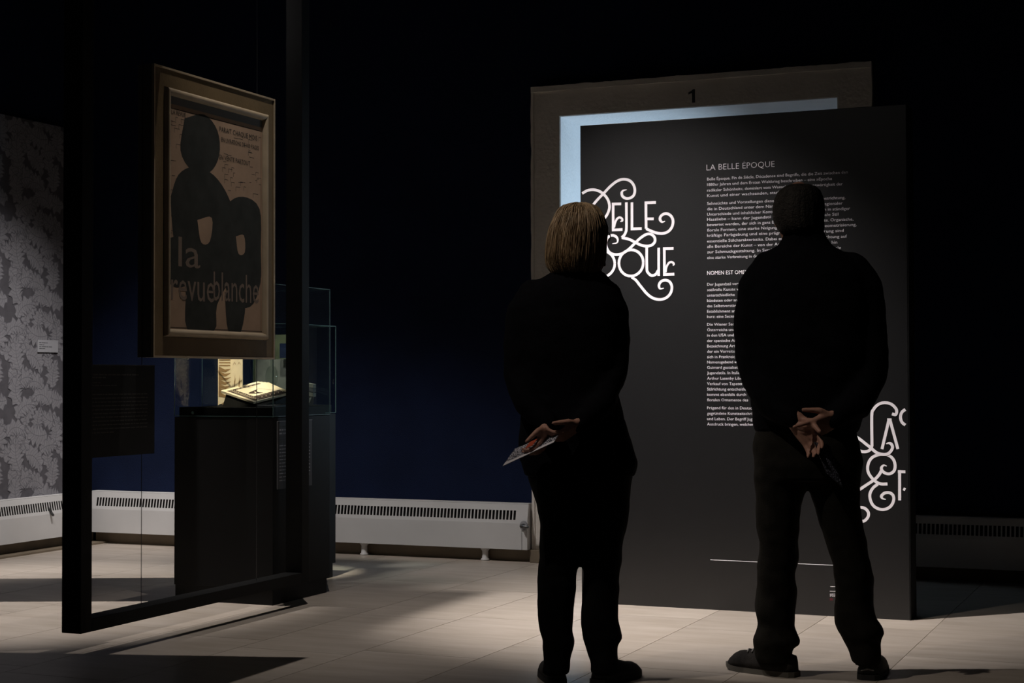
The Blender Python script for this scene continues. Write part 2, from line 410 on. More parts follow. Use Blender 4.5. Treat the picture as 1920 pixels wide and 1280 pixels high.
o = obj('leaf_print', bl, M_leafa, wl); o['kind'] = 'stuff'
o = obj('vein_print', bv, M_leafb, wl); o['kind'] = 'stuff'

# ------------------------------------------------------------------ radiators
def radiator(name, n_slots, pitch, z_leg, label, loc, rz, x_end=0, legs=(), joints=(), first=.03, extra=.05):
    """local x along the wall, local y towards the wall (front face at y = 0), built casing with a sloped louvre strip"""
    r = empty(name, loc, rz); tag(r, label, 'radiator', None)
    L = n_slots*pitch+first+extra
    zb, z1, z2, zt = .075, .246, .300, .335
    def yf(z): return 0 if z <= z1-.02 else (z-(z1-.02))/(zt-(z1-.02))*.022
    b = bmesh.new(); d = .085
    # front below louvres, ends, top, bottom
    def quad(bm, *p): bm.faces.new([bm.verts.new(q) for q in p])
    quad(b, (0, 0, zb), (L, 0, zb), (L, 0, z1-.02), (0, 0, z1-.02))
    quad(b, (0, 0, z1-.02), (L, 0, z1-.02), (L, yf(z1), z1), (0, yf(z1), z1))
    quad(b, (0, yf(z2), z2), (L, yf(z2), z2), (L, yf(zt), zt), (0, yf(zt), zt))
    quad(b, (0, yf(zt), zt), (L, yf(zt), zt), (L, d, zt), (0, d, zt))
    quad(b, (0, 0, zb), (0, d, zb), (L, d, zb), (L, 0, zb))
    quad(b, (0, yf(z1), z1), (first, yf(z1), z1), (first, yf(z2), z2), (0, yf(z2), z2))
    xe = first+n_slots*pitch
    quad(b, (xe, yf(z1), z1), (L, yf(z1), z1), (L, yf(z2), z2), (xe, yf(z2), z2))
    for X in (0, L):
        vs = [(X, 0, zb), (X, 0, z1-.02), (X, yf(zt), zt), (X, d, zt), (X, d, zb)]
        b.faces.new([b.verts.new(v) for v in (vs if X else vs[::-1])])
    quad(b, (0, d, zb), (L, d, zb), (L, d, zt), (0, d, zt))
    obj('body', b, M_white, r)
    b = bmesh.new()
    for i in range(n_slots):       # louvre bars between the slots
        x0 = first+i*pitch; x1 = x0+pitch*.34
        y0, y1 = yf(z1), yf(z2)
        loft(b, [[(x0, y0, z1), (x1, y0, z1), (x1, y0+.003, z1), (x0, y0+.003, z1)], [(x0, y1, z2), (x1, y1, z2), (x1, y1+.003, z2), (x0, y1+.003, z2)]])
    g = obj('louvre_bars', b, M_white, r); g['kind'] = 'stuff'
    obj('fin_pack', box(first+.001, xe-.001, .03, .075, z1-.01, z2+.01), M_slot, r)
    b = bmesh.new(); bx(b, .002, L-.002, yf(zt)+.004, .09, zt, zt+.006, .002); obj('top_cap', b, M_white, r)
    for x in legs:
        b = bmesh.new()
        prof = [(.026, 0), (.026, .008), (.019, .014), (.018, .055), (.026, .066), (.030, .078)]
        loft(b, [[(x+rr*math.cos(t*math.pi/8), .045+rr*math.sin(t*math.pi/8), z) for t in range(16)] for rr, z in prof])
        obj('foot', b, M_white, r, True)
    for x in joints:
        obj('seam', box(x, x+.002, -.0008, .002, zb, z1-.02), M_labeld, r)
    return r, L
# back left: from x=-6.70 to -3.61
p = .0223
n1 = 133
rad1, L1 = radiator('radiator', n1, p, .075, 'white convector radiator along the back wall left of the doorway', (-3.612-(n1*p+.12), 8.775, 0), 0, legs=(n1*p+.12-.285, .9, 2.0), joints=(n1*p+.12-.035, 1.62), first=.045, extra=.075)
rad2, L2 = radiator('radiator', 190, p, .075, 'white convector radiator under the leaf-patterned wallpaper', (-6.650, 8.62-(190*p+.1), 0), math.pi/2, legs=(1.2, 3), joints=(2.2,), first=.05, extra=.05)
rad3, L3 = radiator('radiator', 150, p, .075, 'white convector radiator in the dark right of the text panel', (-1.58, 8.775, 0), 0, legs=(1.6,), joints=(1.2,), first=.05, extra=.05)
tag(obj('heating_tap', (lambda b: (tube(b, [(-6.652, 8.32, .262), (-6.642, 8.325, .235)], .008), tube(b, [(-6.642, 8.325, .235), (-6.632, 8.33, .220)], .008), b)[2])(bmesh.new()), M_steel, None, True), 'small metal tap on the radiator under the wallpaper', 'tap')
b = bmesh.new()
tube(b, [(-3.632, 8.774, .215), (-3.632, 8.74, .215)], .012, 12); tube(b, [(-3.632, 8.745, .215), (-3.595, 8.742, .212)], .008, 8)
vt = tag(obj('radiator_valve', b, M_steel, None, True), 'round thermostat valve on the radiator end beside the doorway', 'valve')
b = bmesh.new(); loft(b, [[(-3.632+rr*math.cos(t*math.pi/10), yy, .215+rr*1.2*math.sin(t*math.pi/10)) for t in range(20)] for rr, yy in ((.024, 8.775), (.024, 8.768), (.018, 8.766))])
obj('rosette', b, M_grey, vt)

# ------------------------------------------------------------------ text panel
PY = 7.335
pn = empty('text_panel', (-1.97, 7.41, 0)); tag(pn, 'freestanding charcoal text wall lettered in white, standing in front of the doorway', 'text panel')
def P(o):  # keep world coordinates under the panel's empty
    o.parent = pn; o.matrix_parent_inverse = Matrix.Translation(pn.location).inverted(); return o
P(obj('board', box(-2.739, -1.2, PY, PY+.155, 0, 2.277, .002), M_panel))
P(obj('side_cover', box(-1.2, -1.196, PY+.002, PY+.155, 0, 2.277), M_black))
LIFT = [0]
to = lambda u, v: (u, PY-.0008-.00008*(LIFT[0] % 24), v)
LW = .0130
b = bmesh.new()
# upper lettering: BELLE EPOQUE
def circ(c, rx, rz, n=28): return [(c[0]+rx*math.cos(i*2*math.pi/n), c[1]+rz*math.sin(i*2*math.pi/n)) for i in range(n+1)]
STROKES = [
 ([(-2.6744, 1.7984), (-2.6401, 1.8070), (-2.6190, 1.8251), (-2.6005, 1.8501), (-2.5915, 1.8795), (-2.5966, 1.9095), (-2.6107, 1.9325), (-2.6343, 1.9534), (-2.6606, 1.9646), (-2.6818, 1.9671), (-2.7056, 1.9632), (-2.7295, 1.9514)], 1),
 ([(-2.7299, 1.8405), (-2.6821, 1.8859), (-2.6529, 1.9170), (-2.6185, 1.9487), (-2.5869, 1.9785), (-2.5555, 2.0003), (-2.5241, 2.0092), (-2.4929, 2.0027), (-2.4723, 1.9829), (-2.4641, 1.9554), (-2.4699, 1.9310), (-2.4881, 1.9185), (-2.5089, 1.9180), (-2.5255, 1.9286), (-2.5296, 1.9451), (-2.5217, 1.9556), (-2.5045, 1.9588)], 1),
 ([(-2.6620, 1.8875), (-2.6622, 1.8178)], 1),
 ([(-2.5324, 1.8928), (-2.5731, 1.8936), (-2.5736, 1.7707), (-2.5266, 1.7709)], 0), ([(-2.5689, 1.7819), (-2.5635, 1.8040), (-2.5535, 1.8224), (-2.5405, 1.8288), (-2.5290, 1.8224), (-2.5275, 1.8135), (-2.5380, 1.8080)], 2),
 ([(-2.5069, 1.8991), (-2.5068, 1.7821), (-2.5106, 1.7575), (-2.5190, 1.7430), (-2.5304, 1.7325)], 1),
 ([(-2.5304, 1.7325), (-2.4941, 1.7234), (-2.4657, 1.7091), (-2.4373, 1.6948), (-2.4064, 1.6879), (-2.3807, 1.6929), (-2.3663, 1.7081), (-2.3678, 1.7277), (-2.3815, 1.7420), (-2.3985, 1.7455), (-2.4165, 1.7403), (-2.4398, 1.7254), (-2.4631, 1.7055), (-2.4891, 1.6818), (-2.5151, 1.6629), (-2.5412, 1.6538), (-2.5673, 1.6537), (-2.5908, 1.6638), (-2.6049, 1.6841), (-2.6090, 1.7066), (-2.6047, 1.7287), (-2.5920, 1.7417), (-2.5748, 1.7450), (-2.5575, 1.7370), (-2.5503, 1.7219), (-2.5556, 1.7087), (-2.5775, 1.7055)], 1),
 ([(-2.4788, 1.8979), (-2.4794, 1.7721), (-2.4308, 1.7718)], 0),
 ([(-2.3604, 1.8922), (-2.4097, 1.8924), (-2.4092, 1.7705)], 0), ([(-2.4092, 1.7705), (-2.3805, 1.7566), (-2.3498, 1.7467), (-2.3217, 1.7457), (-2.2987, 1.7546), (-2.2824, 1.7735), (-2.2767, 1.7992), (-2.2842, 1.8224), (-2.3024, 1.8359), (-2.3213, 1.8361), (-2.3366, 1.8260), (-2.3403, 1.8110), (-2.3301, 1.7988), (-2.3158, 1.8022)], 1), ([(-2.4038, 1.8164), (-2.3710, 1.8151)], 0),
 ([(-2.4065, 1.6825), (-2.4064, 1.5868), (-2.4018, 1.5646), (-2.3839, 1.5494), (-2.3634, 1.5537), (-2.3505, 1.5729)], 1), ([(-2.3475, 1.6790), (-2.3481, 1.5460)], 0),
 ([(-2.4819, 1.5436), (-2.4612, 1.5293), (-2.4356, 1.4982), (-2.4074, 1.4651), (-2.3767, 1.4429), (-2.3410, 1.4353), (-2.3103, 1.4440), (-2.2899, 1.4655), (-2.2837, 1.4931), (-2.2937, 1.5163), (-2.3140, 1.5255), (-2.3355, 1.5202), (-2.3468, 1.5034), (-2.3417, 1.4862), (-2.3224, 1.4886)], 1),
 ([(-2.2747, 1.6727), (-2.3200, 1.6732), (-2.3200, 1.5521), (-2.2717, 1.5527)], 0), ([(-2.3139, 1.5622), (-2.3107, 1.5840), (-2.2994, 1.6042), (-2.2852, 1.6097), (-2.2740, 1.6015), (-2.2781, 1.5919)], 2),
 ([(-2.7542, 1.7415), (-2.7549, 1.5567)], 0), ([(-2.7542, 1.7340), (-2.7250, 1.7355), (-2.7039, 1.7098), (-2.7066, 1.6750), (-2.7306, 1.6508), (-2.7545, 1.6516)], 1),
]
for pts, kd in STROKES:
    LIFT[0] += 1
    if kd == 0: ribbon(b, pts, LW, to, raw=True)
    elif kd == 1: ribbon(b, pts, LW, to, taper=len(pts) > 12, drift=5e-6)
    else: ribbon(b, pts, LW*.8, to, taper=True)
for pts in (((-2.4842, 1.6111), (0.0609, 0.0621)), ((-2.6303, 1.6105), (0.0650, 0.0625))):
    LIFT[0] += 1
    ribbon(b, circ(pts[0], pts[1][0], pts[1][1]), LW, to, raw=True)
bmesh.ops.bisect_plane(b, geom=list(b.verts)+list(b.edges)+list(b.faces), plane_co=(-2.7385, 0, 0), plane_no=(-1, 0, 0), clear_outer=True)
P(obj('upper_lettering', b, M_letter, label='ornate white capitals reading BELLE ÉPOQUE'))
b = bmesh.new()
for pts, kd in [
 ([(-1.3602, 0.7632), (-1.3601, 0.8983), (-1.3521, 0.9261), (-1.3313, 0.9484), (-1.3037, 0.9564), (-1.2754, 0.9505), (-1.2560, 0.9336), (-1.2502, 0.9175), (-1.2562, 0.9036), (-1.2712, 0.9072)], 1),
 ([(-1.3601, 0.7688), (-1.3648, 0.7525), (-1.3787, 0.7407), (-1.4018, 0.7381), (-1.4249, 0.7470)], 1),
 ([(-1.4337, 0.8072), (-1.4107, 0.7913), (-1.3877, 0.7730), (-1.3671, 0.7571), (-1.3443, 0.7376), (-1.3237, 0.7291), (-1.2985, 0.7281), (-1.2816, 0.7376), (-1.2705, 0.7553), (-1.2731, 0.7709), (-1.2845, 0.7781), (-1.2982, 0.7742)], 1),
 ([(-1.3167, 0.7509), (-1.2851, 0.8804)], 0), ([(-1.2805, 0.8804), (-1.2469, 0.7519)], 0), ([(-1.2924, 0.8803), (-1.2732, 0.8805)], 0),
 ([(-1.2936, 0.5970), (-1.3201, 0.5964), (-1.3420, 0.6042), (-1.3648, 0.6254), (-1.3789, 0.6505), (-1.3787, 0.6797), (-1.3652, 0.7077), (-1.3412, 0.7228), (-1.3146, 0.7270), (-1.2863, 0.7228), (-1.2663, 0.7047), (-1.2593, 0.6773), (-1.2649, 0.6551), (-1.2832, 0.6423), (-1.3037, 0.6451), (-1.3178, 0.6577), (-1.3186, 0.6702), (-1.3094, 0.6796), (-1.2957, 0.6757)], 1),
 ([(-1.4355, 0.5589), (-1.4146, 0.5710), (-1.3844, 0.5916), (-1.3520, 0.6141), (-1.3312, 0.6353), (-1.3187, 0.6577)], 1),
 ([(-1.3361, 0.5951), (-1.3569, 0.5784), (-1.3709, 0.5513), (-1.3688, 0.5236), (-1.3552, 0.4986), (-1.3300, 0.4850), (-1.3017, 0.4858), (-1.2788, 0.5007), (-1.2668, 0.5263), (-1.2693, 0.5470), (-1.2838, 0.5581), (-1.3057, 0.5566), (-1.3195, 0.5443), (-1.3169, 0.5333), (-1.3014, 0.5282)], 1),
 ([(-1.4267, 0.4873), (-1.4082, 0.4901), (-1.3898, 0.4837), (-1.3784, 0.4679), (-1.3799, 0.4494), (-1.3938, 0.4327), (-1.4086, 0.4277)], 1),
 ([(-1.2129, 0.9269), (-1.2275, 0.9153), (-1.2345, 0.8937), (-1.2283, 0.8707), (-1.2134, 0.8580)], 1),
 ([(-1.2399, 0.6593), (-1.2409, 0.5261)], 0), ([(-1.2476, 0.6522), (-1.2150, 0.6524)], 0), ([(-1.2246, 0.5779), (-1.2156, 0.5735)], 0)]:
    LIFT[0] += 1
    if kd == 0: ribbon(b, pts, LW, to, raw=True)
    else: ribbon(b, pts, LW, to, taper=len(pts) > 11, drift=5e-6)
g = list(b.verts)+list(b.edges)+list(b.faces)
bmesh.ops.bisect_plane(b, geom=g, plane_co=(-1.2005, 0, 0), plane_no=(1, 0, 0), clear_outer=True)
P(obj('lower_lettering', b, M_letter, label='ornate white letters with an ampersand, cut off by the panel edge'))
# running text: (string, left x, baseline z, width or None)
def ptext(s, pos, size, width=None, name='text_line', m=None, shear=0, bold=0, k=1.05):
    tb, kk = text_bm(s, size, None, shear, bold)
    if not tb.verts: return
    x1 = max(v.co.x for v in tb.verts)
    f_ = (width/x1) if width else k
    place(tb, (pos[0], PY-.0012, pos[1]), (f_, 0, 0), (0, 0, 1)); P(obj(name, tb, m or M_textc))
ptext('LA BELLE ÉPOQUE', (-2.1136, 2.0299), .0395, 0.3208, 'heading', M_letter, bold=-.0006)
ptext('NOMEN EST OMEN', (-2.1136, 1.5447), .026, None, 'heading', M_letter, bold=0, k=.88)
FS = .0192
for (s, pos, wd) in [
 ('Belle Époque, Fin de Siècle, Décadence sind Begriffe, die die Zeit zwischen den', (-2.1113, 1.9829), 0.6518),
 ('1880er Jahren und dem Ersten Weltkrieg beschreiben – eine »Epoche', (-2.1115, 1.9571), 0.5806),
 ('radikaler Schönheit«, dominiert vom Wunsch nach der Gegenwärtigkeit der', (-2.1116, 1.931), 0.6286),
 ('Kunst und einer wachsenden, starken von', (-2.1117, 1.906), 0.4106),
 ('Sehnsüchte und Vorstellungen dieser Zeit münden in eine Kunstrichtung,', (-2.1119, 1.8693), 0.6404),
 ('die in Deutschland unter dem Namen Jugendstil und unter regionaler', (-2.112, 1.8443), 0.6284),
 ('Unterschiede und inhaltlicher Kontroversen und im Verlauf von in ständiger', (-2.1122, 1.8193), 0.6619),
 ('Hassliebe – kann der Jugendstil als der erste internationale Stil', (-2.1123, 1.7955), 0.6092),
 ('bewertet werden, der sich in ganz Europa im Kreise ausbreitete. Organische,', (-2.1124, 1.7707), 0.6761),
 ('florale Formen, eine starke Neigung zur Fläche, Linie und Geometrisierung,', (-2.1125, 1.7459), 0.6903),
 ('kräftige Farbgebung und eine prägnante klare Linienführung sind', (-2.1127, 1.7212), 0.6331),
 ('essentielle Stilcharakteristika. Dabei erstreckt sich die Ausrichtung auf', (-2.1128, 1.6949), 0.6474),
 ('alle Bereiche der Kunst – von der Architektur und Malerei bis hin', (-2.1129, 1.6699), 0.6042),
 ('zur Schmuckgestaltung. In Symbiose gewinnt dabei das Formale', (-2.1131, 1.6446), 0.621),
 ('eine starke Verbreitung in der', (-2.1132, 1.6186), None),
 ('Der Jugendstil vers', (-2.1138, 1.4944), None),
 ('»stilvolle Kunst« w', (-2.114, 1.4695), None),
 ('unterschiedliche', (-2.1141, 1.4442), None),
 ('kündeten oder an', (-2.1142, 1.4193), None),
 ('das Selbstverstän', (-2.1144, 1.3943), None),
 ('Establishment an', (-2.1145, 1.3693), None),
 ('kurz: eine Secess', (-2.1146, 1.3451), None),
 ('Die Wiener Seces', (-2.1148, 1.3088), None),
 ('Österreichs und', (-2.1149, 1.2838), None),
 ('in den USA und', (-2.1151, 1.2588), None),
 ('der spanische Ar', (-2.1152, 1.2339), None),
 ('Bezeichnung Art', (-2.1153, 1.2087), None),
 ('der ein Vorreiter', (-2.1154, 1.1838), None),
 ('sich in Frankreich', (-2.1156, 1.1588), None),
 ('Namensgebend wa', (-2.1157, 1.1346), None),
 ('Guimard gestaltet u', (-2.1158, 1.1097), None),
 ('Jugendstils. In Italien', (-2.1159, 1.0848), None),
 ('Arthur Lasenby Liberty', (-2.1161, 1.0598), None),
 ('Verkauf von Tapeten un', (-2.1162, 1.0347), None),
 ('Stilrichtung entscheidend', (-2.1163, 1.0097), None),
 ('kommt ebenfalls durch', (-2.1165, 0.9848), None),
 ('floralen Ornamente des', (-2.1166, 0.9599), None),
 ('Prägend für den in Deutsch', (-2.1168, 0.9232), None),
 ('gegründete Kunstzeitschri', (-2.1169, 0.898), None),
 ('und Leben. Der Begriff Juge', (-2.117, 0.8726), None),
 ('Ausdruck bringen, welcher', (-2.1172, 0.8482), None)]:
    ptext(s, pos, FS, wd)
ptext('m', (-1.4271, 0.8719), FS, None)
b = bmesh.new(); ribbon(b, [(-2.1051, 0.2294), (-1.4423, 0.2281)], .0026, to, raw=True); P(obj('rule', b, M_letter))
b = bmesh.new(); ribbon(b, [(-1.5502, 0.1322), (-1.4762, 0.1345)], .0024, to, raw=True); ribbon(b, [(-1.5528, 0.1118), (-1.4763, 0.1136)], .0024, to, raw=True)
P(obj('logo_bar', b, M_letter))
ptext('stü', (-1.5529, 0.0887), .026, None, 'logo_text', M_letter, k=.8)
ptext('se', (-1.5531, 0.0708), .022, None, 'logo_text', M_red, k=.8)

# ------------------------------------------------------------------ black hanging frame with poster
fr = empty('black_frame', (-4.40, 6.59, 0)); tag(fr, 'tall black floor-to-ceiling steel frame holding the framed poster', 'frame')
def C(o, par, ):
    o.parent = par; o.matrix_parent_inverse = Matrix.Translation(par.location).inverted(); return o
FX0, FX1, FY0, FY1 = -4.448, -4.35, 5.645, 7.55
C(obj('post', box(FX0, FX1, FY0, FY0+.075, 0, 4.88, .003), M_black), fr)
C(obj('post', box(FX0, FX1, FY1-.075, FY1, 0, 4.88, .003), M_black), fr)
C(obj('bottom_rail', box(FX0, FX1, FY0+.075, FY1-.075, 0, .055, .003), M_black), fr)
C(obj('top_rail', box(FX0, FX1, FY0+.075, FY1-.075, 4.81, 4.88, .003), M_black), fr)
for yy in (6.14, 7.11):
    b = bmesh.new(); tube(b, [(-4.40, yy, .055), (-4.40, yy, 1.3)], .0016, 6); tube(b, [(-4.40, yy, 1.3), (-4.40, yy, 4.81)], .0016, 6)
    C(obj('cable', b, M_steel), fr)
po = empty('framed_poster', (-4.37, 6.66, 1.165)); tag(po, 'bronze-framed old poster on tan paper hanging inside the black frame', 'picture')
y0, y1, z0, z1 = 6.141, 7.185, 1.166, 2.49
def rect_frame(x0, x1, ya, yb, za, zb, wy, bev=.003):
    b = bmesh.new()
    # mitred sections
    for A, B_ in (((ya, za), (yb, za)), ((yb, za), (yb, zb)), ((yb, zb), (ya, zb)), ((ya, zb), (ya, za))):
        def ins(q): return (q[0]+(wy if q[0] == ya else -wy), q[1]+(wy if q[1] == za else -wy))
        a2, b2 = ins(A), ins(B_)
        vs = [[(X, *A), (X, *B_), (X, *b2), (X, *a2)] for X in (x0, x1)]
        loft(b, vs)
    bmesh.ops.remove_doubles(b, verts=b.verts, dist=1e-5)
    return b
C(obj('backing', box(-4.425, -4.352, y0, y1, z0, z1, .002), M_frames), po)
C(obj('wide_frame', rect_frame(-4.352, -4.345, y0+.004, y1-.004, z0+.004, z1-.004, .09), M_frame), po)
C(obj('outer_bead', rect_frame(-4.352, -4.338, y0, y1, z0, z1, .009), M_frame2), po)
# inner moulding, sloped profile
b = bmesh.new()
ia, ib, ja, jb = 6.228, 7.108, 1.262, 2.402
prof = [(0, -4.345), (.006, -4.326), (.016, -4.322), (.028, -4.328), (.036, -4.345)]
for A, B_ in (((ia, ja), (ib, ja)), ((ib, ja), (ib, jb)), ((ib, jb), (ia, jb)), ((ia, jb), (ia, ja))):
    rr = []
    for q in (A, B_):
        rr.append([(X, q[0]+(d if q[0] == ia else -d), q[1]+(d if q[1] == ja else -d)) for d, X in prof])
    loft(b, rr, caps=False, closed=False)
C(obj('inner_moulding', b, M_frame2, None, True), po)
C(obj('mount', box(-4.3519, -4.3465, ia+.03, ib-.03, ja+.03, jb-.03), M_frames), po)
PX_ = -4.3460
C(obj('poster_paper', box(-4.3465, PX_, ia+.032, ib-.034, ja+.034, 2.33), M_paper), po)
tp = lambda u, v: (PX_+.0003, u, v)
tq = lambda u, v: (PX_+.0009, u, v)
def blob(bm, pts, t3):
    P_ = cmr([(p_[0], p_[1], 0) for p_ in pts]+[(pts[0][0], pts[0][1], 0)], 4)[:-1]
    bm.faces.new([bm.verts.new(t3(p_.x, p_.y)) for p_ in P_])
b = bmesh.new()     # plain abstract dark masses
ya, yb = ia+.034, ib-.036
def U(u, v): return (ya+(yb-ya)*u, 1.30+(2.33-1.30)*v)
for q in ([U(.16,.95),U(.36,.99),U(.50,.93),U(.52,.82),U(.42,.73),U(.24,.72),U(.12,.80)],
          [U(.02,.58),U(.10,.69),U(.26,.74),U(.46,.72),U(.62,.63),U(.70,.50),U(.68,.30),U(.50,.12),U(.47,.0),U(.19,.0),U(.17,.2),U(.06,.38)],
          [U(.50,.44),U(.60,.59),U(.78,.645),U(.97,.60),U(.985,.40),U(.98,.24),U(.86,.12),U(.62,.16)],
          [U(.01,.40),U(.22,.42),U(.24,.22),U(.01,.20)],
          [U(.58,.18),U(.80,.18),U(.76,.0),U(.62,.0)]):
    LIFT[0] += 1
    h_ = .00008*(LIFT[0] % 5)
    b = bmesh.new(); blob(b, q, lambda u, v: (PX_+.0004+h_, u, v)); C(obj('dark_shape', b, M_ink), po)

b = bmesh.new()
for q in ([U(.29,.50),U(.44,.52),U(.42,.41),U(.33,.40)], [U(.70,.45),U(.79,.46),U(.80,.38),U(.73,.37)]):
    b = bmesh.new(); blob(b, q, tq); C(obj('tan_shape', b, M_paper), po)
b = bmesh.new(); rq = random.Random(5)   # thin broken brick-like lines on the paper
for k in range(90):
    v = .42+.53*rq.random(); u = rq.choice((rq.uniform(.01, .13), rq.uniform(.55, .97), rq.uniform(.55, .97)))
    if u > .5 and v < .66 : continue
    l = rq.uniform(.02, .06); du = min(u+l, .985)
    ribbon(b, [U(u, v), U(du, v+rq.uniform(-.002, .002))], .0022, tp, raw=True)
    if rq.random() < .5: ribbon(b, [U(u, v), U(u, v-.02)], .002, tp, raw=True)
ribbon(b, [(ya, 1.305), (yb, 1.305)], .003, tp, raw=True); ribbon(b, [(ya+.008, 2.31), (yb-.008, 2.31)], .003, tp, raw=True)
ribbon(b, [(yb-.012, 1.305), (yb-.012, 2.31)], .002, tp, raw=True)
o = C(obj('line_print', b, M_ink), po); o['kind'] = 'stuff'
def poster_text(s, u, v, h, wu, m, bold=0, lift=.0011):
    tb, _ = text_bm(s, h, wu*(yb-ya), bold=bold); p_ = U(u, v)
    place(tb, (PX_+lift, p_[0], p_[1]), (0, 1, 0), (0, 0, 1)); C(obj('poster_lettering', tb, m), po)
poster_text('la', .10, .28, .20, .22, M_pletter)
poster_text('revue', .03, .13, .20, .44, M_pletter)
poster_text('blanche', .46, .14, .20, .50, M_pletter)
poster_text('PARAIT CHAQUE MOIS', .52, .93, .035, .42, M_ink)
poster_text('EN LIVRAISONS DE 100 PAGES', .54, .885, .030, .42, M_ink)
poster_text('EN VENTE PARTOUT', .52, .80, .032, .34, M_ink)
poster_text('LA REVUE', .03, .955, .03, .14, M_ink)
# dark label plate inside the frame
lp = obj('label_plate', box(-4.405, -4.398, 5.722, 6.235, .731, 1.132), M_pcas); tag(lp, 'dark text plate fixed beside the left post of the black frame', 'sign')
obj('plate_edge', box(-4.3975, -4.3955, 5.722, 5.729, .731, 1.132), M_grey, lp); obj('plate_edge', box(-4.3975, -4.3955, 5.729, 6.235, 1.129, 1.132), M_labeld, lp)
def greek(par, X, ya, yb, zt, n, step, m, h, seed=1, fill=None):
    b = bmesh.new(); rr = random.Random(seed)
    for i in range(n):
        z = zt-i*step; y = ya; end = yb if i < n-1 else ya+(yb-ya)*.4
        if fill: end = ya+(yb-ya)*fill[i % len(fill)]
        while y < end:
            l = min(rr.uniform(.012, .04), end-y)
            if l < .004: break
            v = [b.verts.new(q) for q in ((X, y, z), (X, y+l, z), (X, y+l, z+h), (X, y, z+h))]; b.faces.new(v); y += l+.005
    o = obj('small_print', b, m, par); o['kind'] = 'stuff'; return o
greek(lp, -4.397, 5.765, 6.13, 1.085, 2, .012, M_greyd, .006, 1, [.95, .3]); greek(lp, -4.397, 5.765, 6.18, 1.00, 11, .0165, M_greyd, .005, 2)
greek(lp, -4.397, 5.765, 6.0, 1.052, 2, .013, M_greyd, .004, 3, [.3, .8])

# size the hanging frame with its poster and plate, and hang it clear of the floor beside the display cases
def resize_move(roots, k, old, new):
    old = Vector(old); new = Vector(new)
    for r in roots:
        grp = [r] + [o for o in bpy.data.objects if o.parent == r]
        for o in grp:
            if o.type == 'MESH':
                for v in o.data.vertices: v.co = new + (v.co-old)*k
        if r.type == 'EMPTY':
            r.location = new + (r.location-old)*k
            for o in grp[1:]: o.matrix_parent_inverse = Matrix.Translation(r.location).inverted()
resize_move([fr, po, lp], .9, (-4.40, 6.59, 0), (-3.96, 5.931, .107))

# ------------------------------------------------------------------ display cases
def display_case(loc, sx, sy_, zp, zg, label, zbase=.075, inset=.025):
    """loc = front right bottom corner (x max, y min)"""
    x1, y0_ = loc; x0 = x1-sx; y1_ = y0_+sy_
    e = empty('display_case', (x1-sx/2, y0_+sy_/2, 0)); tag(e, label, 'display case')
    C(obj('pedestal', box(x0, x1, y0_, y1_, zbase, zp-.005, .002), M_pcas), e)
    C(obj('plinth', box(x0+.004, x1-.004, y0_+.004, y1_-inset, 0, zbase), M_pcas), e)
    C(obj('deck', box(x0+.016, x1-.016, y0_+.016, y1_-.016, zp-.004, zp+.042, .002), M_black), e)
    t = .006
    for nm, q in (('glass_front', (x0+t, x1-t, y0_, y0_+t)), ('glass_back', (x0+t, x1-t, y1_-t, y1_)), ('glass_side', (x0, x0+t, y0_, y1_)), ('glass_side', (x1-t, x1, y0_, y1_))):
        C(obj(nm, box(*q, zp, zg-.0065), M_glass), e)
    C(obj('glass_top', box(x0, x1, y0_, y1_, zg-.006, zg), M_glass), e)
    b = bmesh.new(); r = .0016
    for (X, Y) in ((x0, y0_), (x1, y0_), (x1, y1_), (x0, y1_)): bx(b, X-r, X+r, Y-r, Y+r, zp, zg)
    for Z in (zp, zg):
        bx(b, x0, x1, y0_-r, y0_+r, Z-r, Z+r); bx(b, x0, x1, y1_-r, y1_+r, Z-r, Z+r); bx(b, x0-r, x0+r, y0_, y1_, Z-r, Z+r); bx(b, x1-r, x1+r, y0_, y1_, Z-r, Z+r)
    C(obj('glass_edge', b, M_gedge), e)
    return e
dc = display_case((-4.05, 6.69), .553, .545, .89, 1.517, 'black display case with glass hood, in front, holding the patterned book')
b = bmesh.new(); loft(b, [[(-4.497+rr*math.cos(t*math.pi/8), yy, .906+rr*math.sin(t*math.pi/8)) for t in range(16)] for rr, yy in ((.007, 6.692), (.007, 6.685), (.0045, 6.6845))]); C(obj('lock', b, M_gedge, None), dc)
dc2 = display_case((-4.33, 7.30), .52, .50, .885, 1.352, 'second black glass-topped display case, standing behind the first')
# label on the side of the front pedestal
l2 = obj('label_plate', box(-4.05, -4.046, 6.72, 7.05, .545, .868), M_labeld); tag(l2, 'dark grey caption plate on the side of the front display case', 'sign')
obj('plate_edge', box(-4.0455, -4.0445, 6.72, 6.723, .545, .868), M_grey, l2); obj('plate_edge', box(-4.0455, -4.0445, 6.723, 7.05, .8655, .868), M_grey, l2)
greek(l2, -4.0452, 6.74, 6.93, .838, 1, .02, M_greyd, .005, 3, [.35]); greek(l2, -4.0452, 6.74, 6.93, .822, 2, .017, M_grey, .007, 4, [.55, .7])
greek(l2, -4.0452, 6.74, 7.03, .79, 3, .012, M_greyd, .004, 5, [.4, .9, .2]); greek(l2, -4.0452, 6.74, 7.03, .748, 11, .0165, M_grey, .0045, 6)

# ---- things in the front case
ZD = .932
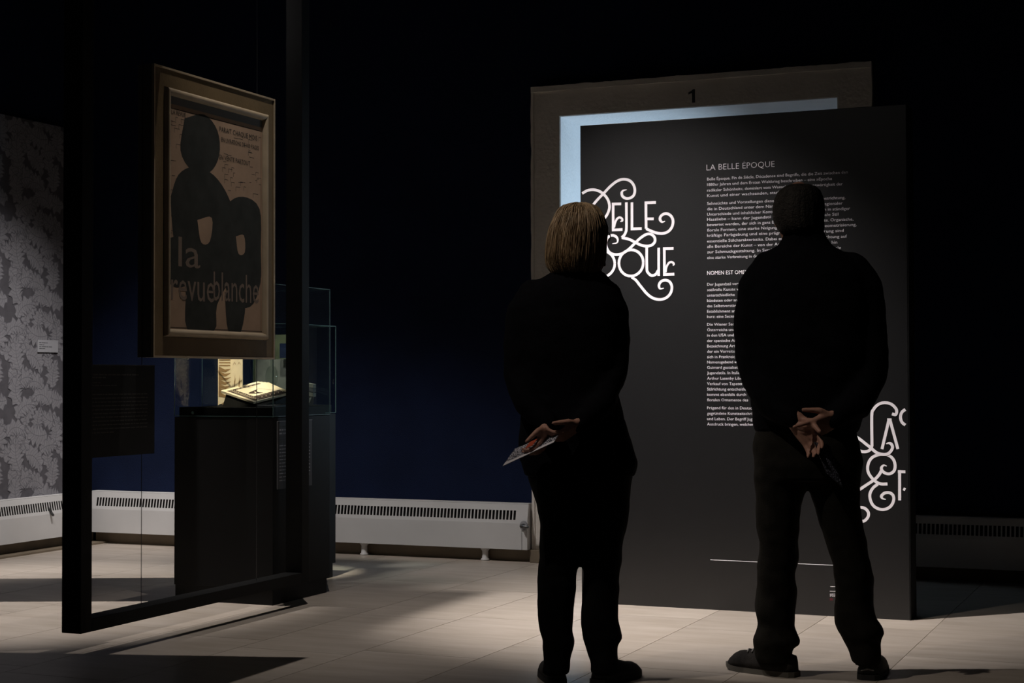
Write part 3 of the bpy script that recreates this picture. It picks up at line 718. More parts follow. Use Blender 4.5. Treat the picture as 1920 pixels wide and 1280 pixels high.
# standing two-leaf booklet
bk = empty('standing_booklet', (-4.45, 6.99, ZD)); tag(bk, 'ivory booklet standing upright in the front display case, leaves patterned in brown', 'booklet')
A0 = Vector((-4.512, 6.93, 0)); A1 = Vector((-4.462, 6.975, 0)); A2 = Vector((-4.385, 6.955, 0)); HB = .30
def leafpage(nm, a, c):
    d = (c-a).normalized(); nn = Vector((d.y, -d.x, 0))*.0015
    b = bmesh.new(); loft(b, [[a+Vector((0, 0, ZD))-nn, c+Vector((0, 0, ZD))-nn, c+Vector((0, 0, ZD))+nn, a+Vector((0, 0, ZD))+nn], [a+Vector((0, 0, ZD+HB))-nn, c+Vector((0, 0, ZD+HB))-nn, c+Vector((0, 0, ZD+HB))+nn, a+Vector((0, 0, ZD+HB))+nn]])
    C(obj(nm, b, M_ivory), bk)
    return lambda u, v: tuple(a+(c-a)*u+Vector((d.y, -d.x, 0))*.0022+Vector((0, 0, ZD+v)))
t1 = leafpage('page', A0, A1); t2 = leafpage('page', A1, A2)
b = bmesh.new()
for i in range(7):
    z = .045+i*.021
    f = [t1(0.05, z+.028), t1(.5, z+.012), t1(.97, z+.016), t1(.55, z-.002), t1(.05, z+.004)]
    b.faces.new([b.verts.new(q) for q in f])
for i in range(6):
    z = .20+i*.014; f = [t1(.08, z), t1(.9, z), t1(.9, z+.006), t1(.08, z+.006)]; b.faces.new([b.verts.new(q) for q in f])
for i in range(5):
    f = [t1(.2+.13*i, .01), t1(.28+.13*i, .01), t1(.9-.1*i, .045)]; b.faces.new([b.verts.new(q) for q in f])
for u in (.3, .72):
    for (za, zb_, s) in ((.08, .145, .1), (.10, .16, .05)):
        f = [t2(u-.06, za), t2(u, za+.01), t2(u+s+.02, zb_), t2(u-.02, zb_-.03)]; b.faces.new([b.verts.new(q) for q in f])
    for k in (-1, 1):
        f = [t2(u+k*.14, .205), t2(u+k*.02, .222), t2(u+k*.02, .214)]; b.faces.new([b.verts.new(q) for q in f])
f = [t2(.1, .03), t2(.12, .065), t2(.35, .045), t2(.6, .062), t2(.9, .062), t2(.92, .03), t2(.6, .04), t2(.35, .022)]
b.faces.new([b.verts.new(q) for q in f])
C(obj('page_ornament', b, M_sepia), bk)
# lying patterned book on a black cradle
bo = empty('ornament_book', (-4.28, 6.95, ZD)); tag(bo, 'open ivory book with black ornamental border lying tilted on a cradle', 'book')
c0 = Vector((-4.462, 6.88, 1.011)); cR = Vector((-4.225, 6.80, .957)); cU = Vector((-4.365, 7.07, 1.056))
eu = cR-c0; ev = cU-c0; en = eu.cross(ev).normalized()
if en.z < 0: en = -en
def bp(u, v, h=0): return tuple(c0+eu*u+ev*v+en*h)
b = bmesh.new(); loft(b, [[bp(0,0,-.010), bp(1,0,-.010), bp(1,1,-.010), bp(0,1,-.010)], [bp(0,0), bp(1,0), bp(1,1), bp(0,1)]]); C(obj('page_block', b, M_ivory), bo)
for k, sag in ((1, .0), (2, .006), (3, .014)):
    b = bmesh.new(); R_ = []
    for s in range(7):
        q = s/6; R_.append([bp(q, 1.0, -.004*k-sag*q), bp(q, 1+.09*k, -.006*k-sag*q*1.6), bp(q, 1+.09*k, -.0085*k-sag*q*1.6), bp(q, 1.0, -.004*k-.002-sag*q)])
    loft(b, R_); C(obj('loose_page', b, M_ivory), bo)
b = bmesh.new()
def bq(u0, u1, v0, v1, h=.0006):
    b.faces.new([b.verts.new(bp(*q, h)) for q in ((u0, v0), (u1, v0), (u1, v1), (u0, v1))])
bq(.10, .97, .07, .24); bq(.10, .17, .24, .93); bq(.72, .97, .24, .93)
tb3 = lambda u, v: bp(u, v, .0007)
for pts in ([(.36,.85),(.42,.6),(.55,.5),(.66,.55),(.60,.38),(.48,.32)],):
    blob(b, pts, tb3)
C(obj('border_print', b, M_inkb), bo)
b = bmesh.new(); tb4 = lambda u, v: bp(u, v, .0013)
for i in range(13):
    u = .13+i*.065
    ribbon(b, [(u-.025, .10), (u, .20), (u+.025, .155), (u+.01, .11)], .008, tb4)
for i in range(6):
    v = .32+i*.11; ribbon(b, [(.76, v), (.82, v+.06), (.88, v), (.94, v+.05)], .008, tb4); ribbon(b, [(.115, v), (.14, v+.05), (.16, v)], .006, tb4)
blob(b, [(.46,.50),(.52,.46),(.58,.46),(.55,.42)], tb4)
o = C(obj('scroll_print', b, M_ivory), bo); o['kind'] = 'stuff'
b = bmesh.new(); loft(b, [[(-4.44, 6.86, ZD), (-4.19, 6.80, ZD), (-4.12, 7.08, ZD), (-4.37, 7.10, ZD)], [bp(.1, .06, -.012), bp(.97, .06, -.012), bp(.97, .95, -.018), bp(.1, .95, -.012)]])
tag(obj('book_cradle', b, M_black), 'sloped black cradle under the ornamental book', 'stand')
b = bmesh.new(); loft(b, [[(-4.476, 6.86, ZD), (-4.436, 6.86, ZD), (-4.436, 6.885, ZD), (-4.476, 6.885, ZD)], [(-4.460, 6.868, ZD+.013), (-4.452, 6.868, ZD+.013), (-4.452, 6.874, ZD+.013), (-4.460, 6.874, ZD+.013)]])
tag(obj('page_weight', b, M_black), 'small black wedge in front of the standing booklet', 'weight')
b = bmesh.new(); loft(b, [[(-4.20, 6.79, .931), (-4.11, 6.80, .931), (-4.08, 7.05, .931), (-4.15, 7.05, .931)], [(-4.20, 6.79, .940), (-4.11, 6.80, .938), (-4.08, 7.05, .950), (-4.15, 7.05, .952)]])
tag(obj('grey_folder', b, M_labeld), 'grey folded sheet below the ornamental book', 'folder')
# ---- things in the rear case
Z2 = .928
def on(nm, b, m, label, cat, sm=False): return tag(obj(nm, b, m, None, sm), label, cat)
on('olive_print', box(-4.83, -4.50, 7.77, 7.776, Z2, 1.31), M_olive, 'olive printed sheet standing at the back of the rear display case', 'print')
on('grey_print', box(-4.79, -4.495, 7.73, 7.736, Z2, 1.175), M_greyp, 'grey brown print standing in front of the olive sheet in the rear case', 'print')
on('standing_card', box(-4.452, -4.42, 7.66, 7.666, Z2, 1.23), M_labeld, 'narrow dark card standing upright in the rear display case', 'card')
on('dark_card', box(-4.62, -4.50, 7.70, 7.705, 1.18, 1.26), M_navy, 'small dark blue card mounted above the grey print in the rear case', 'card')
def lathe(prof, cx, cy_, n=20):
    b = bmesh.new(); loft(b, [[(cx+r_*math.cos(t*2*math.pi/n), cy_+r_*math.sin(t*2*math.pi/n), z) for t in range(n)] for r_, z in prof], caps=True); return b
on('stemmed_glass', lathe([(.028, Z2), (.026, Z2+.004), (.004, Z2+.01), (.004, Z2+.085), (.02, Z2+.10), (.031, Z2+.125), (.034, Z2+.155), (.030, Z2+.18), (.022, Z2+.20), (.008, Z2+.21), (.008, Z2+.26), (.002, Z2+.30)], -4.585, 7.56), M_crystal, 'slender crystal glass with round bowl in the rear display case', 'glass', True)
on('small_glass', lathe([(.016, Z2), (.016, Z2+.003), (.003, Z2+.006), (.003, Z2+.15), (.013, Z2+.19), (.019, Z2+.245), (.019, Z2+.25)], -4.665, 7.50), M_crystal, 'narrow stemmed glass at the left of the rear display case', 'glass', True)
for i, (dz, w_, c_) in enumerate(((0, .20, M_greyp), (.025, .19, M_labeld), (.047, .18, M_greyp))):
    b = bmesh.new(); e0 = Vector((-4.47, 7.52, 1.00+dz)); d_ = Vector((.115, .08, -.028))
    q = Vector((-.04, .10, .0)); hh = Vector((0, 0, .02))
    loft(b, [[e0, e0+d_, e0+d_+q, e0+q], [e0+hh, e0+d_+hh, e0+d_+q+hh, e0+q+hh]])
    on('sloping_book', b, c_, ['lowest grey book of the sloping stack in the rear case', 'dark middle book of the sloping stack in the rear case', 'top grey book of the sloping stack in the rear case'][i], 'book')
b = bmesh.new(); loft(b, [[(-4.47, 7.50, Z2), (-4.36, 7.56, Z2), (-4.40, 7.68, Z2), (-4.50, 7.62, Z2)], [(-4.47, 7.515, .998), (-4.36, 7.595, .971), (-4.40, 7.69, .971), (-4.50, 7.615, .998)]])
on('book_wedge', b, M_black, 'black wedge support under the sloping books in the rear case', 'stand')
b = bmesh.new(); loft(b, [[(-4.455, 7.36, Z2), (-4.40, 7.37, Z2), (-4.41, 7.42, Z2), (-4.455, 7.41, Z2)], [(-4.450, 7.365, Z2+.03), (-4.43, 7.37, Z2+.028), (-4.435, 7.40, Z2+.028), (-4.45, 7.40, Z2+.03)]])
on('white_box', b, M_label, 'small pale box on the deck of the rear display case', 'box')
# cards on the wallpaper
wc = on('wall_card', box(-6.709, -6.704, 8.267, 8.464, 1.238, 1.315), M_label, 'small white caption card on the leaf wallpaper', 'label')
greek(wc, -6.7035, 8.28, 8.44, 1.295, 4, .012, M_labeld, .0035, 8, [.5, .3, .8, .4])
on('dark_wall_plate', box(-6.709, -6.70, 8.52, 8.65, 2.305, 2.385), M_black, 'small dark square plate high on the leaf wallpaper', 'plate')

# ------------------------------------------------------------------ people
def ring(r, n=28, ex=2.3, gx=0):
    """r = (x centre, y centre, z, half width, half depth)"""
    X, Y, Z, a, d = r
    out = []
    for i in range(n):
        t = 2*math.pi*i/n; c, s = math.cos(t), math.sin(t)
        k = (abs(c)**ex+abs(s)**ex)**(-1/ex)
        out.append((X+a*c*k, Y+d*s*k, Z))
    return out
def rings(bm, rows, grow=0, zoff=0, gz=0):
    loft(bm, [ring((r[0], r[1], r[2]+zoff, max(.01, r[3]+grow), max(.01, r[4]+grow))) for r in rows])
def fold(bm, amp, seed, fz=1.0):
    """cloth creases: displace along normals with stretched noise"""
    bm.normal_update()
    for v in bm.verts:
        p_ = Vector((v.co.x*6+seed, v.co.y*6, v.co.z*13*fz+v.co.x*5))
        q_ = Vector((v.co.x*16+seed, v.co.y*16, v.co.z*30*fz))
        v.co += v.normal*(amp*noise.noise(p_)+amp*.4*noise.noise(q_))
def hand(bm, wrist, fdir, thumb, curl=.5, spread=.1, scale=1.0, point=None):
    """palm, four fingers of different lengths and a thumb leaving the palm's side; thumb = direction towards the thumb side"""
    Wp = Vector(wrist); f = Vector(fdir).normalized(); s = Vector(thumb); s = (s-f*s.dot(f)).normalized(); nrm = f.cross(s)
    k = scale
    for q, r_ in ((-.026, .0135), (-.009, .0155), (.009, .0155), (.026, .0135)):
        tube(bm, [Wp+s*q*.55*k, Wp+f*.045*k+s*q*k, Wp+f*.082*k+s*q*1.05*k], [.018*k, r_*k, r_*.85*k], 8)
    for i, (q, L) in enumerate(((.030, .070), (.010, .078), (-.010, .072), (-.030, .056))):
        p_ = Wp+f*.080*k+s*q*k; d = (f+s*(q*spread*30)).normalized(); cc = curl if not (point == i) else .08
        pts = [p_-d*.01*k, p_]; a = 0
        for seg in (.45, .3, .25):
            a += cc
            dd = d*math.cos(a)+nrm*math.sin(a); pts.append(pts[-1]+dd*L*seg*k)
        tube(bm, pts, [.0092*k, .009*k, .0084*k, .0075*k, .0062*k], 8)
    p_ = Wp+f*.022*k+s*.022*k
    d1 = (s*.8+f*.7+nrm*.35).normalized(); d2 = (s*.3+f+nrm*.5).normalized()
    tube(bm, [p_, p_+d1*.035*k, p_+d1*.035*k+d2*.03*k, p_+d1*.035*k+d2*.055*k], [.0135*k, .0115*k, .0095*k, .0075*k], 8)
def head(bm, c, yaw, hw=.073, hd=.094, hh=.115, pitch=0):
    """c = head centre; face towards +Y turned by yaw (to the right)"""
    R_ = Matrix.Rotation(-yaw, 3, 'Z') @ Matrix.Rotation(pitch, 3, 'X')
    c = Vector(c)
    def T(x, y, z): return c+R_@Vector((x, y, z))
    rows = []
    for i in range(15):
        t = -1+2*i/14; z = hh*t
        q = math.sqrt(max(.02, 1-t*t)); w_ = hw*q; d_ = hd*q; yo = 0
        if t < -.1:   # jaw narrows, moves forward
            w_ = hw*(.50+.5*q)*(1-.30*(-t-.1)); d_ = hd*(.42+.5*q)*(1-.25*(-t-.1)); yo = .030*(-t-.1)
        rows.append([T(w_*math.cos(a*2*math.pi/24), yo+d_*math.sin(a*2*math.pi/24), z) for a in range(24)])
    loft(bm, rows)
    tube(bm, [T(0, hd*.90, .018), T(0, hd+.016, -.018), T(0, hd+.012, -.026)], [.009, .0125, .010], 8)      # nose
    tube(bm, [T(-.05, hd*.72, .026), T(0, hd*.97, .030), T(.05, hd*.72, .026)], .010, 8)            # brow
    tube(bm, [T(-.022, hd*.84, -.052), T(0, hd*.95, -.053), T(.022, hd*.84, -.052)], .0075, 8)      # lips
    tube(bm, [T(-.012, hd*.80, -.094), T(.012, hd*.80, -.094)], .016, 8)                            # chin
    for sx in (-1, 1):
        tube(bm, [T(sx*hw*.55, hd*.70, -.025), T(sx*hw*.75, hd*.5, -.03)], .018, 8)                 # cheek
        ear = [T(sx*(hw-.002), -.004, -.030), T(sx*(hw+.008), -.012, -.010), T(sx*(hw+.011), -.014, .012), T(sx*(hw+.007), -.002, .024), T(sx*(hw), .008, .012)]
        tube(bm, ear, [.007, .0055, .0055, .005, .005], 8)
        tube(bm, [T(sx*(hw-.006), 0, -.02), T(sx*(hw+.002), 0, .012)], .009, 8)
    return T
def shoe(par, base, ang, L, w_, h, m, msole, top=.085, laces=True, stripe=False):
    """base = heel point on the floor, ang = direction of the toe in the person's frame"""
    d = Vector((math.cos(ang), math.sin(ang), 0)); s = Vector((-d.y, d.x, 0)); B0 = Vector(base)
    def wd(t): return w_*(.72+.28*math.sin(min(1, t*1.35)*math.pi*.62)) if t < .75 else w_*math.sqrt(max(.03, 1-((t-.70)/.31)**2))*.972
    rows = []
    for i in range(17):
        t = i/16
        if t < .40: hh_ = top-.012*math.sin(t/.4*math.pi)
        elif t < .70: hh_ = top+(h-top)*((t-.40)/.30)
        else: hh_ = h-(h-.02)*((t-.70)/.30)**2.6
        if t == 0: hh_ = top*.9
        ww = wd(t)/2*(.55 if t == 0 else .8 if t == 1 else 1)
        o_ = B0+d*(t*L)
        rr = []
        for k in range(16):
            a = math.pi*k/15; cx_ = math.cos(a); sx_ = math.sin(a)**.6
            rr.append(o_+s*ww*cx_*(1-.35*sx_*(hh_/.09))+Vector((0, 0, .016+(hh_-.016)*sx_)))
        rows.append(rr)
    b = bmesh.new(); loft(b, rows); u = obj('shoe', b, m, par, True)
    b = bmesh.new(); rows = []
    for i in range(21):
        t = i/20; tt = -.02+1.03*t; ww = wd(max(0, min(1, tt)))/2*1.03*(.6 if i == 0 else .8 if i == 20 else 1)
        o_ = B0+d*(tt*L); lift = .012*max(0, (t-.75)/.25)**2
        rows.append([o_+s*ww+Vector((0, 0, lift)), o_-s*ww+Vector((0, 0, lift)), o_-s*ww*.97+Vector((0, 0, .019+lift*.6)), o_+s*ww*.97+Vector((0, 0, .019+lift*.6))])
    loft(b, rows); obj('sole', b, msole, u)
    if laces:
        for k in range(4):
            t = .46+k*.065; hh_ = top+(h-top)*((t-.40)/.30)
            o_ = B0+d*(t*L)+Vector((0, 0, hh_+.003)); b = bmesh.new()
            tube(b, [o_+s*.022-Vector((0, 0, .006)), o_+d*.008, o_-s*.022-Vector((0, 0, .006))], .003, 6); obj('lace', b, M_lace, u)
    if stripe:
        for zz in (.036, .058):
            b = bmesh.new(); tube(b, [B0-d*.003+s*(-.018)+Vector((0, 0, zz)), B0-d*.006+s*.0+Vector((0, 0, zz+.006)), B0-d*.001+s*.024+Vector((0, 0, zz-.003))], [.003, .005, .002], 6)
            obj('heel_patch', b, M_lace, u)
    return u

def person(loc, rz, label): 
    e = empty('person', loc, rz); tag(e, label, 'person'); return e

# ---- woman
WB = (-2.02, 5.42, 0, 0.35675)
wo = person(WB[:3], WB[3], 'woman with blond bob and black jacket, back turned, holding a leaflet behind her')
tor = [(-0.0144, 0.0000, 1.4562, 0.0697, 0.0550), (-0.0202, 0.0000, 1.4336, 0.1055, 0.0700), (-0.0335, 0.0000, 1.4091, 0.1375, 0.0850), (-0.0431, 0.0000, 1.3771, 0.1695, 0.0980), (-0.0452, 0.0000, 1.3394, 0.1902, 0.1100), (-0.0416, 0.0000, 1.2734, 0.1939, 0.1200), (-0.0419, 0.0000, 1.1792, 0.1863, 0.1250), (-0.0403, 0.0000, 1.0850, 0.1731, 0.1200), (-0.0386, 0.0000, 1.0097, 0.1674, 0.1200), (-0.0351, 0.0000, 0.9345, 0.1824, 0.1250), (-0.0261, 0.0000, 0.8405, 0.1992, 0.1300), (-0.0113, 0.0000, 0.7692, 0.2066, 0.1350), (-0.0095, 0.0000, 0.7223, 0.1934, 0.1350)]
hipw = [(-0.0268, 0.0000, 0.8969, 0.1645, 0.1100), (-0.0112, 0.0000, 0.7842, 0.1916, 0.1250), (-0.0096, 0.0000, 0.7091, 0.1822, 0.1300), (-0.0013, 0.0000, 0.6435, 0.1680, 0.1250)]
lgl = [(-0.0827, 0.0000, 0.6809, 0.0902, 0.1000), (-0.0782, 0.0000, 0.6153, 0.0817, 0.0950), (-0.0746, 0.0000, 0.5496, 0.0742, 0.0880), (-0.0814, 0.0000, 0.4803, 0.0732, 0.0800), (-0.0834, -0.0050, 0.4377, 0.0694, 0.0740), (-0.0863, 0.0000, 0.4091, 0.0704, 0.0760), (-0.0911, 0.0000, 0.3809, 0.0676, 0.0700), (-0.0941, 0.0000, 0.3154, 0.0685, 0.0700), (-0.0962, 0.0000, 0.2405, 0.0629, 0.0660), (-0.0936, 0.0000, 0.1807, 0.0563, 0.0640), (-0.0852, 0.0000, 0.1471, 0.0553, 0.0660), (-0.0891, 0.0000, 0.1190, 0.0553, 0.0640), (-0.0901, 0.0000, 0.0947, 0.0506, 0.0640), (-0.0892, 0.0000, 0.0630, 0.0478, 0.0700), (-0.0960, 0.0050, 0.0303, 0.0488, 0.0750)]
lgr = [(0.0834, 0.0000, 0.6810, 0.0872, 0.1000), (0.0823, 0.0000, 0.6154, 0.0825, 0.0950), (0.0783, 0.0000, 0.5499, 0.0768, 0.0880), (0.0705, 0.0000, 0.4656, 0.0693, 0.0800), (0.0703, -0.0050, 0.4194, 0.0674, 0.0740), (0.0665, 0.0000, 0.3870, 0.0637, 0.0760), (0.0653, 0.0000, 0.3346, 0.0646, 0.0700), (0.0604, 0.0000, 0.2692, 0.0637, 0.0680), (0.0602, 0.0000, 0.2131, 0.0655, 0.0660), (0.0657, 0.0000, 0.1776, 0.0674, 0.0660), (0.0712, 0.0000, 0.1534, 0.0692, 0.0680), (0.0656, 0.0000, 0.1366, 0.0580, 0.0640), (0.0702, 0.0000, 0.1067, 0.0533, 0.0640), (0.0766, 0.0000, 0.0732, 0.0486, 0.0700), (0.0775, 0.0050, 0.0350, 0.0515, 0.0750)]
aL = ([(-0.1749, -0.0000, 1.3720), (-0.2090, -0.0000, 1.3118), (-0.2240, -0.0100, 1.1984), (-0.2254, -0.0300, 1.0854), (-0.1877, -0.1000, 0.9796), (-0.1199, -0.1650, 0.9111)], [.05, .056, .055, .055, .050, .036])
aR = ([(0.0925, 0.0000, 1.3633), (0.1148, 0.0000, 1.3010), (0.1180, -0.0100, 1.1973), (0.1116, -0.0300, 1.0846), (0.0673, -0.1100, 0.9775), (-0.0066, -0.1700, 0.9166)], [.048, .052, .051, .050, .047, .035])
b = bmesh.new(); rings(b, tor[:-1]); 
for a in (aL, aR): tube(b, a[0], a[1], 16)
b = remesh(b, .012, 3); fold(b, .006, 3.1); obj('jacket', b, M_jacket, wo, True)
b = bmesh.new(); rings(b, tor[-4:], .001); b = remesh(b, .012, 2); fold(b, .004, 1.7); obj('jacket_hem', b, M_jacket, wo, True)
b = bmesh.new(); rings(b, hipw); rings(b, lgl); rings(b, lgr); b = remesh(b, .010, 2); fold(b, .005, 8.3, .8); obj('trousers', b, M_trw, wo, True)
b = bmesh.new()
rings(b, tor[3:-1], -.02); rings(b, hipw, -.02); rings(b, lgl, -.018); rings(b, lgr, -.018)
for a in (aL, aR): tube(b, a[0], [r_-.012 for r_ in a[1]], 14)
HCW = Vector((-0.0084, 0.0050, 1.5642))
tube(b, [Vector((-0.0126, -0.0000, 1.4241)), Vector((-0.0106, -0.0000, 1.4807)), HCW], [.052, .050, .05], 16)
Tw = head(b, HCW, math.radians(45), .070, .092, .112)
wl_, wr_ = Vector(aL[0][-1]), Vector(aR[0][-1])
hand(b, wl_+Vector((0, 0, -.0)), Vector((-.25, -.25, -.9)), Vector((-.3, -.9, .1)), .55, .05, .95)
hand(b, wr_, Vector((-.75, -.25, -.55)), Vector((.2, -.7, .6)), .6, .05, .95)
b = remesh(b, .0052, 1); obj('body', b, M_skin, wo, True)
for sx in (-1, 1):
    b = bmesh.new(); bmesh.ops.create_icosphere(b, subdivisions=2, radius=.011)
    for v in b.verts: v.co += Tw(sx*.030, .076, .008)
    obj('eye', b, M_eye, wo, True)
# bob hair
def hair(rows, face_ang, par, m, open_from, openw=.95, groove=.05, seed=0, n=96, under=None):
    vs = []
    for j, r in enumerate(rows):
        X, Y, Z, a, d = r; rr = []
        for i in range(n):
            t = 2*math.pi*i/n; c, s = math.cos(t), math.sin(t)
            k = 1+groove*(noise.noise(Vector((math.cos(t)*9+seed, math.sin(t)*9, Z*2.2)))+.6*noise.noise(Vector((math.cos(t)*26+seed, math.sin(t)*26, Z*3))))
            da = abs((t-face_ang+math.pi) % (2*math.pi)-math.pi)
            if Z < open_from:
                q = max(0, min(1, (openw-da)/.22)); k *= 1-.34*q
            zz = Z
            if j == len(rows)-1: zz += .014*noise.noise(Vector((t*7, seed, 3)))
            rr.append((X+a*c*k, Y+d*s*k, zz))
        vs.append(rr)
    b = bmesh.new(); loft(b, vs); return obj('hair', b, m, par, True)
hw_rows = [(-0.0080, 0.0000, 1.6876, 0.0113, 0.0120), (-0.0080, 0.0000, 1.6847, 0.0302, 0.0300), (-0.0081, 0.0000, 1.6772, 0.0528, 0.0520), (-0.0091, 0.0000, 1.6639, 0.0688, 0.0720), (-0.0082, 0.0000, 1.6450, 0.0810, 0.0880), (-0.0092, 0.0000, 1.6186, 0.0933, 0.1000), (-0.0112, 0.0000, 1.5940, 0.1008, 0.1080), (-0.0160, -0.0030, 1.5617, 0.1017, 0.1100), (-0.0190, -0.0050, 1.5276, 0.1026, 0.1080), (-0.0209, -0.0060, 1.4992, 0.1026, 0.1040), (-0.0219, -0.0060, 1.4766, 0.0997, 0.0980), (-0.0220, -0.0060, 1.4577, 0.0922, 0.0900), (-0.0211, -0.0060, 1.4445, 0.0800, 0.0800)]
hair(hw_rows, math.radians(90-45), wo, M_hairw, HCW.z+.05, .85, .05, 2)
# loose strands over the bob: crown to tips, following the shell
def strands(rows, par, m, face_ang, openw, n, seed, out=.004):
    rr = random.Random(seed); b = bmesh.new()
    for i in range(n):
        t0 = rr.uniform(0, 2*math.pi); da = abs((t0-face_ang+math.pi) % (2*math.pi)-math.pi)
        if da < openw: continue
        j0 = rr.randrange(0, 5); j1 = len(rows) if rr.random() < .8 else rr.randrange(6, len(rows)); pts = []; off = rr.uniform(.0, out); tw = rr.uniform(-.25, .25)
        for j in range(j0, j1):
            X, Y, Z, a, d = rows[j]; t = t0+tw*(j/len(rows))**1.5
            k = 1+off/max(.03, a)+.01*math.sin(j*1.3+i)
            pts.append((X+a*k*math.cos(t), Y+d*k*math.sin(t), Z+rr.uniform(-.002, .002)-(.008*rr.random() if j == len(rows)-1 else 0)))
        if len(pts) > 2:
            rad = rr.uniform(.0007, .0016); tube(b, cmr(pts, 2), [rad]*((len(pts)-1)*2+1), 3)
    o = obj('hair_strands', b, m, par, True); o['kind'] = 'stuff'; return o
M_hairl = mat('pale_hair_strand', (.42, .29, .17), .45, .4)
strands(hw_rows, wo, M_hairl, math.radians(45), .9, 260, 4)
strands(hw_rows, wo, M_hairw, math.radians(45), .9, 420, 5, .006)
def glasses(T, hd, hw, m):
    b = bmesh.new()
    for sx in (-1, 1):
        cc = [T(sx*.033+.024*math.cos(t*math.pi/8), hd+.012-.15*abs(.024*math.cos(t*math.pi/8)*sx), .006+.019*math.sin(t*math.pi/8)) for t in range(17)]
        tube(b, cc, .0016, 6)
        tube(b, [T(sx*.056, hd+.008, .012), T(sx*(hw+.006), hd*.6, .014), T(sx*(hw+.009), 0, .014)], .0018, 6)
    tube(b, [T(-.009, hd+.014, .010), T(.009, hd+.014, .010)], .0018, 6)
    return obj('glasses', b, m, wo, True)
glasses(Tw, .092, .072, M_steel)
b = bmesh.new(); tube(b, [(0.0798, 0.0000, 1.4821), (0.0807, 0.0000, 1.4670)], .0045, 8); obj('earring', b, M_gold, wo, True)
shoe(wo, ((-0.0878, -0.0400, 0.0236)[0], -.05, 0), math.radians(100), .25, .09, .06, M_soled, M_soled, .08, False)
shoe(wo, ((0.0647, -0.0400, 0.0244)[0]-.02, -.05, 0), math.radians(52), .25, .09, .06, M_soled, M_soled, .08, False)
# leaflet she holds
q0, q1, q2, q3 = [Vector(v) for v in ((-0.2719, -0.1900, 0.7691), (-0.0966, -0.2500, 0.8523), (-0.0703, -0.1900, 0.8908), (-0.2317, -0.1200, 0.8252))]
lf = empty('leaflet', WB[:3], WB[3]); tag(lf, 'white leaflet with dense black scroll print and orange patch in the woman\'s hand', 'leaflet')
eu2 = q1-q0; ev2 = ((q3-q0)+(q2-q1))/2; en2 = eu2.cross(ev2).normalized()
if en2.z < 0: en2 = -en2
def sheet(nm, par, a, c, d_, e_, m, h0, h1, nn):
    b = bmesh.new(); loft(b, [[v+nn*h0 for v in (a, c, d_, e_)], [v+nn*h1 for v in (a, c, d_, e_)]]); return obj(nm, b, m, par)
sheet('sheet', lf, q0, q1, q2, q3, M_letter, -.0015, .0005, en2)
sheet('scroll_print', lf, q0.lerp(q3, .2), q1.lerp(q2, .2), q2, q3, M_dotw, .0006, .0012, en2)
M_or = mat('orange_print', (.42, .07, .03), .6)
sheet('orange_patch', lf, q0.lerp(q1, .30)+(q3-q0)*.55, q0.lerp(q1, .46)+(q3-q0)*.55, q0.lerp(q1, .46)+(q3-q0)*.95, q0.lerp(q1, .30)+(q3-q0)*.95, M_or, .0013, .0016, en2)

# ---- man
MB_ = (-1.275, 5.86, 0, 0.21424)
mn = person(MB_[:3], MB_[3], 'taller man with short dark hair and brown trousers, back turned, right of the woman')
tor = [(-0.0449, 0.0000, 1.5995, 0.0682, 0.0660), (-0.0470, 0.0000, 1.5841, 0.0739, 0.0670), (-0.0490, 0.0000, 1.5648, 0.0872, 0.0700), (-0.0512, 0.0000, 1.5417, 0.1043, 0.0800), (-0.0460, 0.0000, 1.5146, 0.1478, 0.1000), (-0.0437, 0.0000, 1.4837, 0.1828, 0.1150), (-0.0415, 0.0000, 1.4394, 0.2103, 0.1300), (-0.0344, 0.0000, 1.3815, 0.2215, 0.1400), (-0.0313, 0.0000, 1.2756, 0.2213, 0.1450), (-0.0320, 0.0000, 1.1602, 0.2213, 0.1500), (-0.0363, 0.0000, 1.0641, 0.2137, 0.1500), (-0.0405, 0.0000, 0.9777, 0.2023, 0.1480), (-0.0427, 0.0000, 0.9105, 0.1928, 0.1450), (-0.0446, 0.0000, 0.8798, 0.1834, 0.1350), (-0.0465, 0.0000, 0.8683, 0.1777, 0.1250)]
hipm = [(-0.0463, 0.0000, 0.9009, 0.1740, 0.1200), (-0.0450, 0.0000, 0.8337, 0.1909, 0.1350), (-0.0427, 0.0000, 0.7570, 0.1937, 0.1400), (-0.0449, 0.0000, 0.7033, 0.1880, 0.1350)]
lgl = [(-0.1367, 0.0000, 0.7371, 0.0979, 0.1150), (-0.1418, 0.0000, 0.6602, 0.0874, 0.1050), (-0.1450, 0.0000, 0.6025, 0.0808, 0.1000), (-0.1492, 0.0000, 0.5352, 0.0751, 0.0950), (-0.1476, 0.0000, 0.4680, 0.0693, 0.0880), (-0.1508, 0.0000, 0.4104, 0.0722, 0.0850), (-0.1549, 0.0000, 0.3624, 0.0684, 0.0850), (-0.1553, 0.0000, 0.2953, 0.0722, 0.0820), (-0.1595, 0.0000, 0.2185, 0.0703, 0.0800), (-0.1579, 0.0000, 0.1764, 0.0684, 0.0800), (-0.1571, 0.0000, 0.1534, 0.0769, 0.0840), (-0.1554, 0.0000, 0.1305, 0.0845, 0.0900), (-0.1545, 0.0000, 0.1114, 0.0816, 0.0880), (-0.1640, 0.0000, 0.0977, 0.0684, 0.0800), (-0.1642, 0.0000, 0.0728, 0.0665, 0.0780), (-0.1614, 0.0000, 0.0499, 0.0636, 0.0780)]
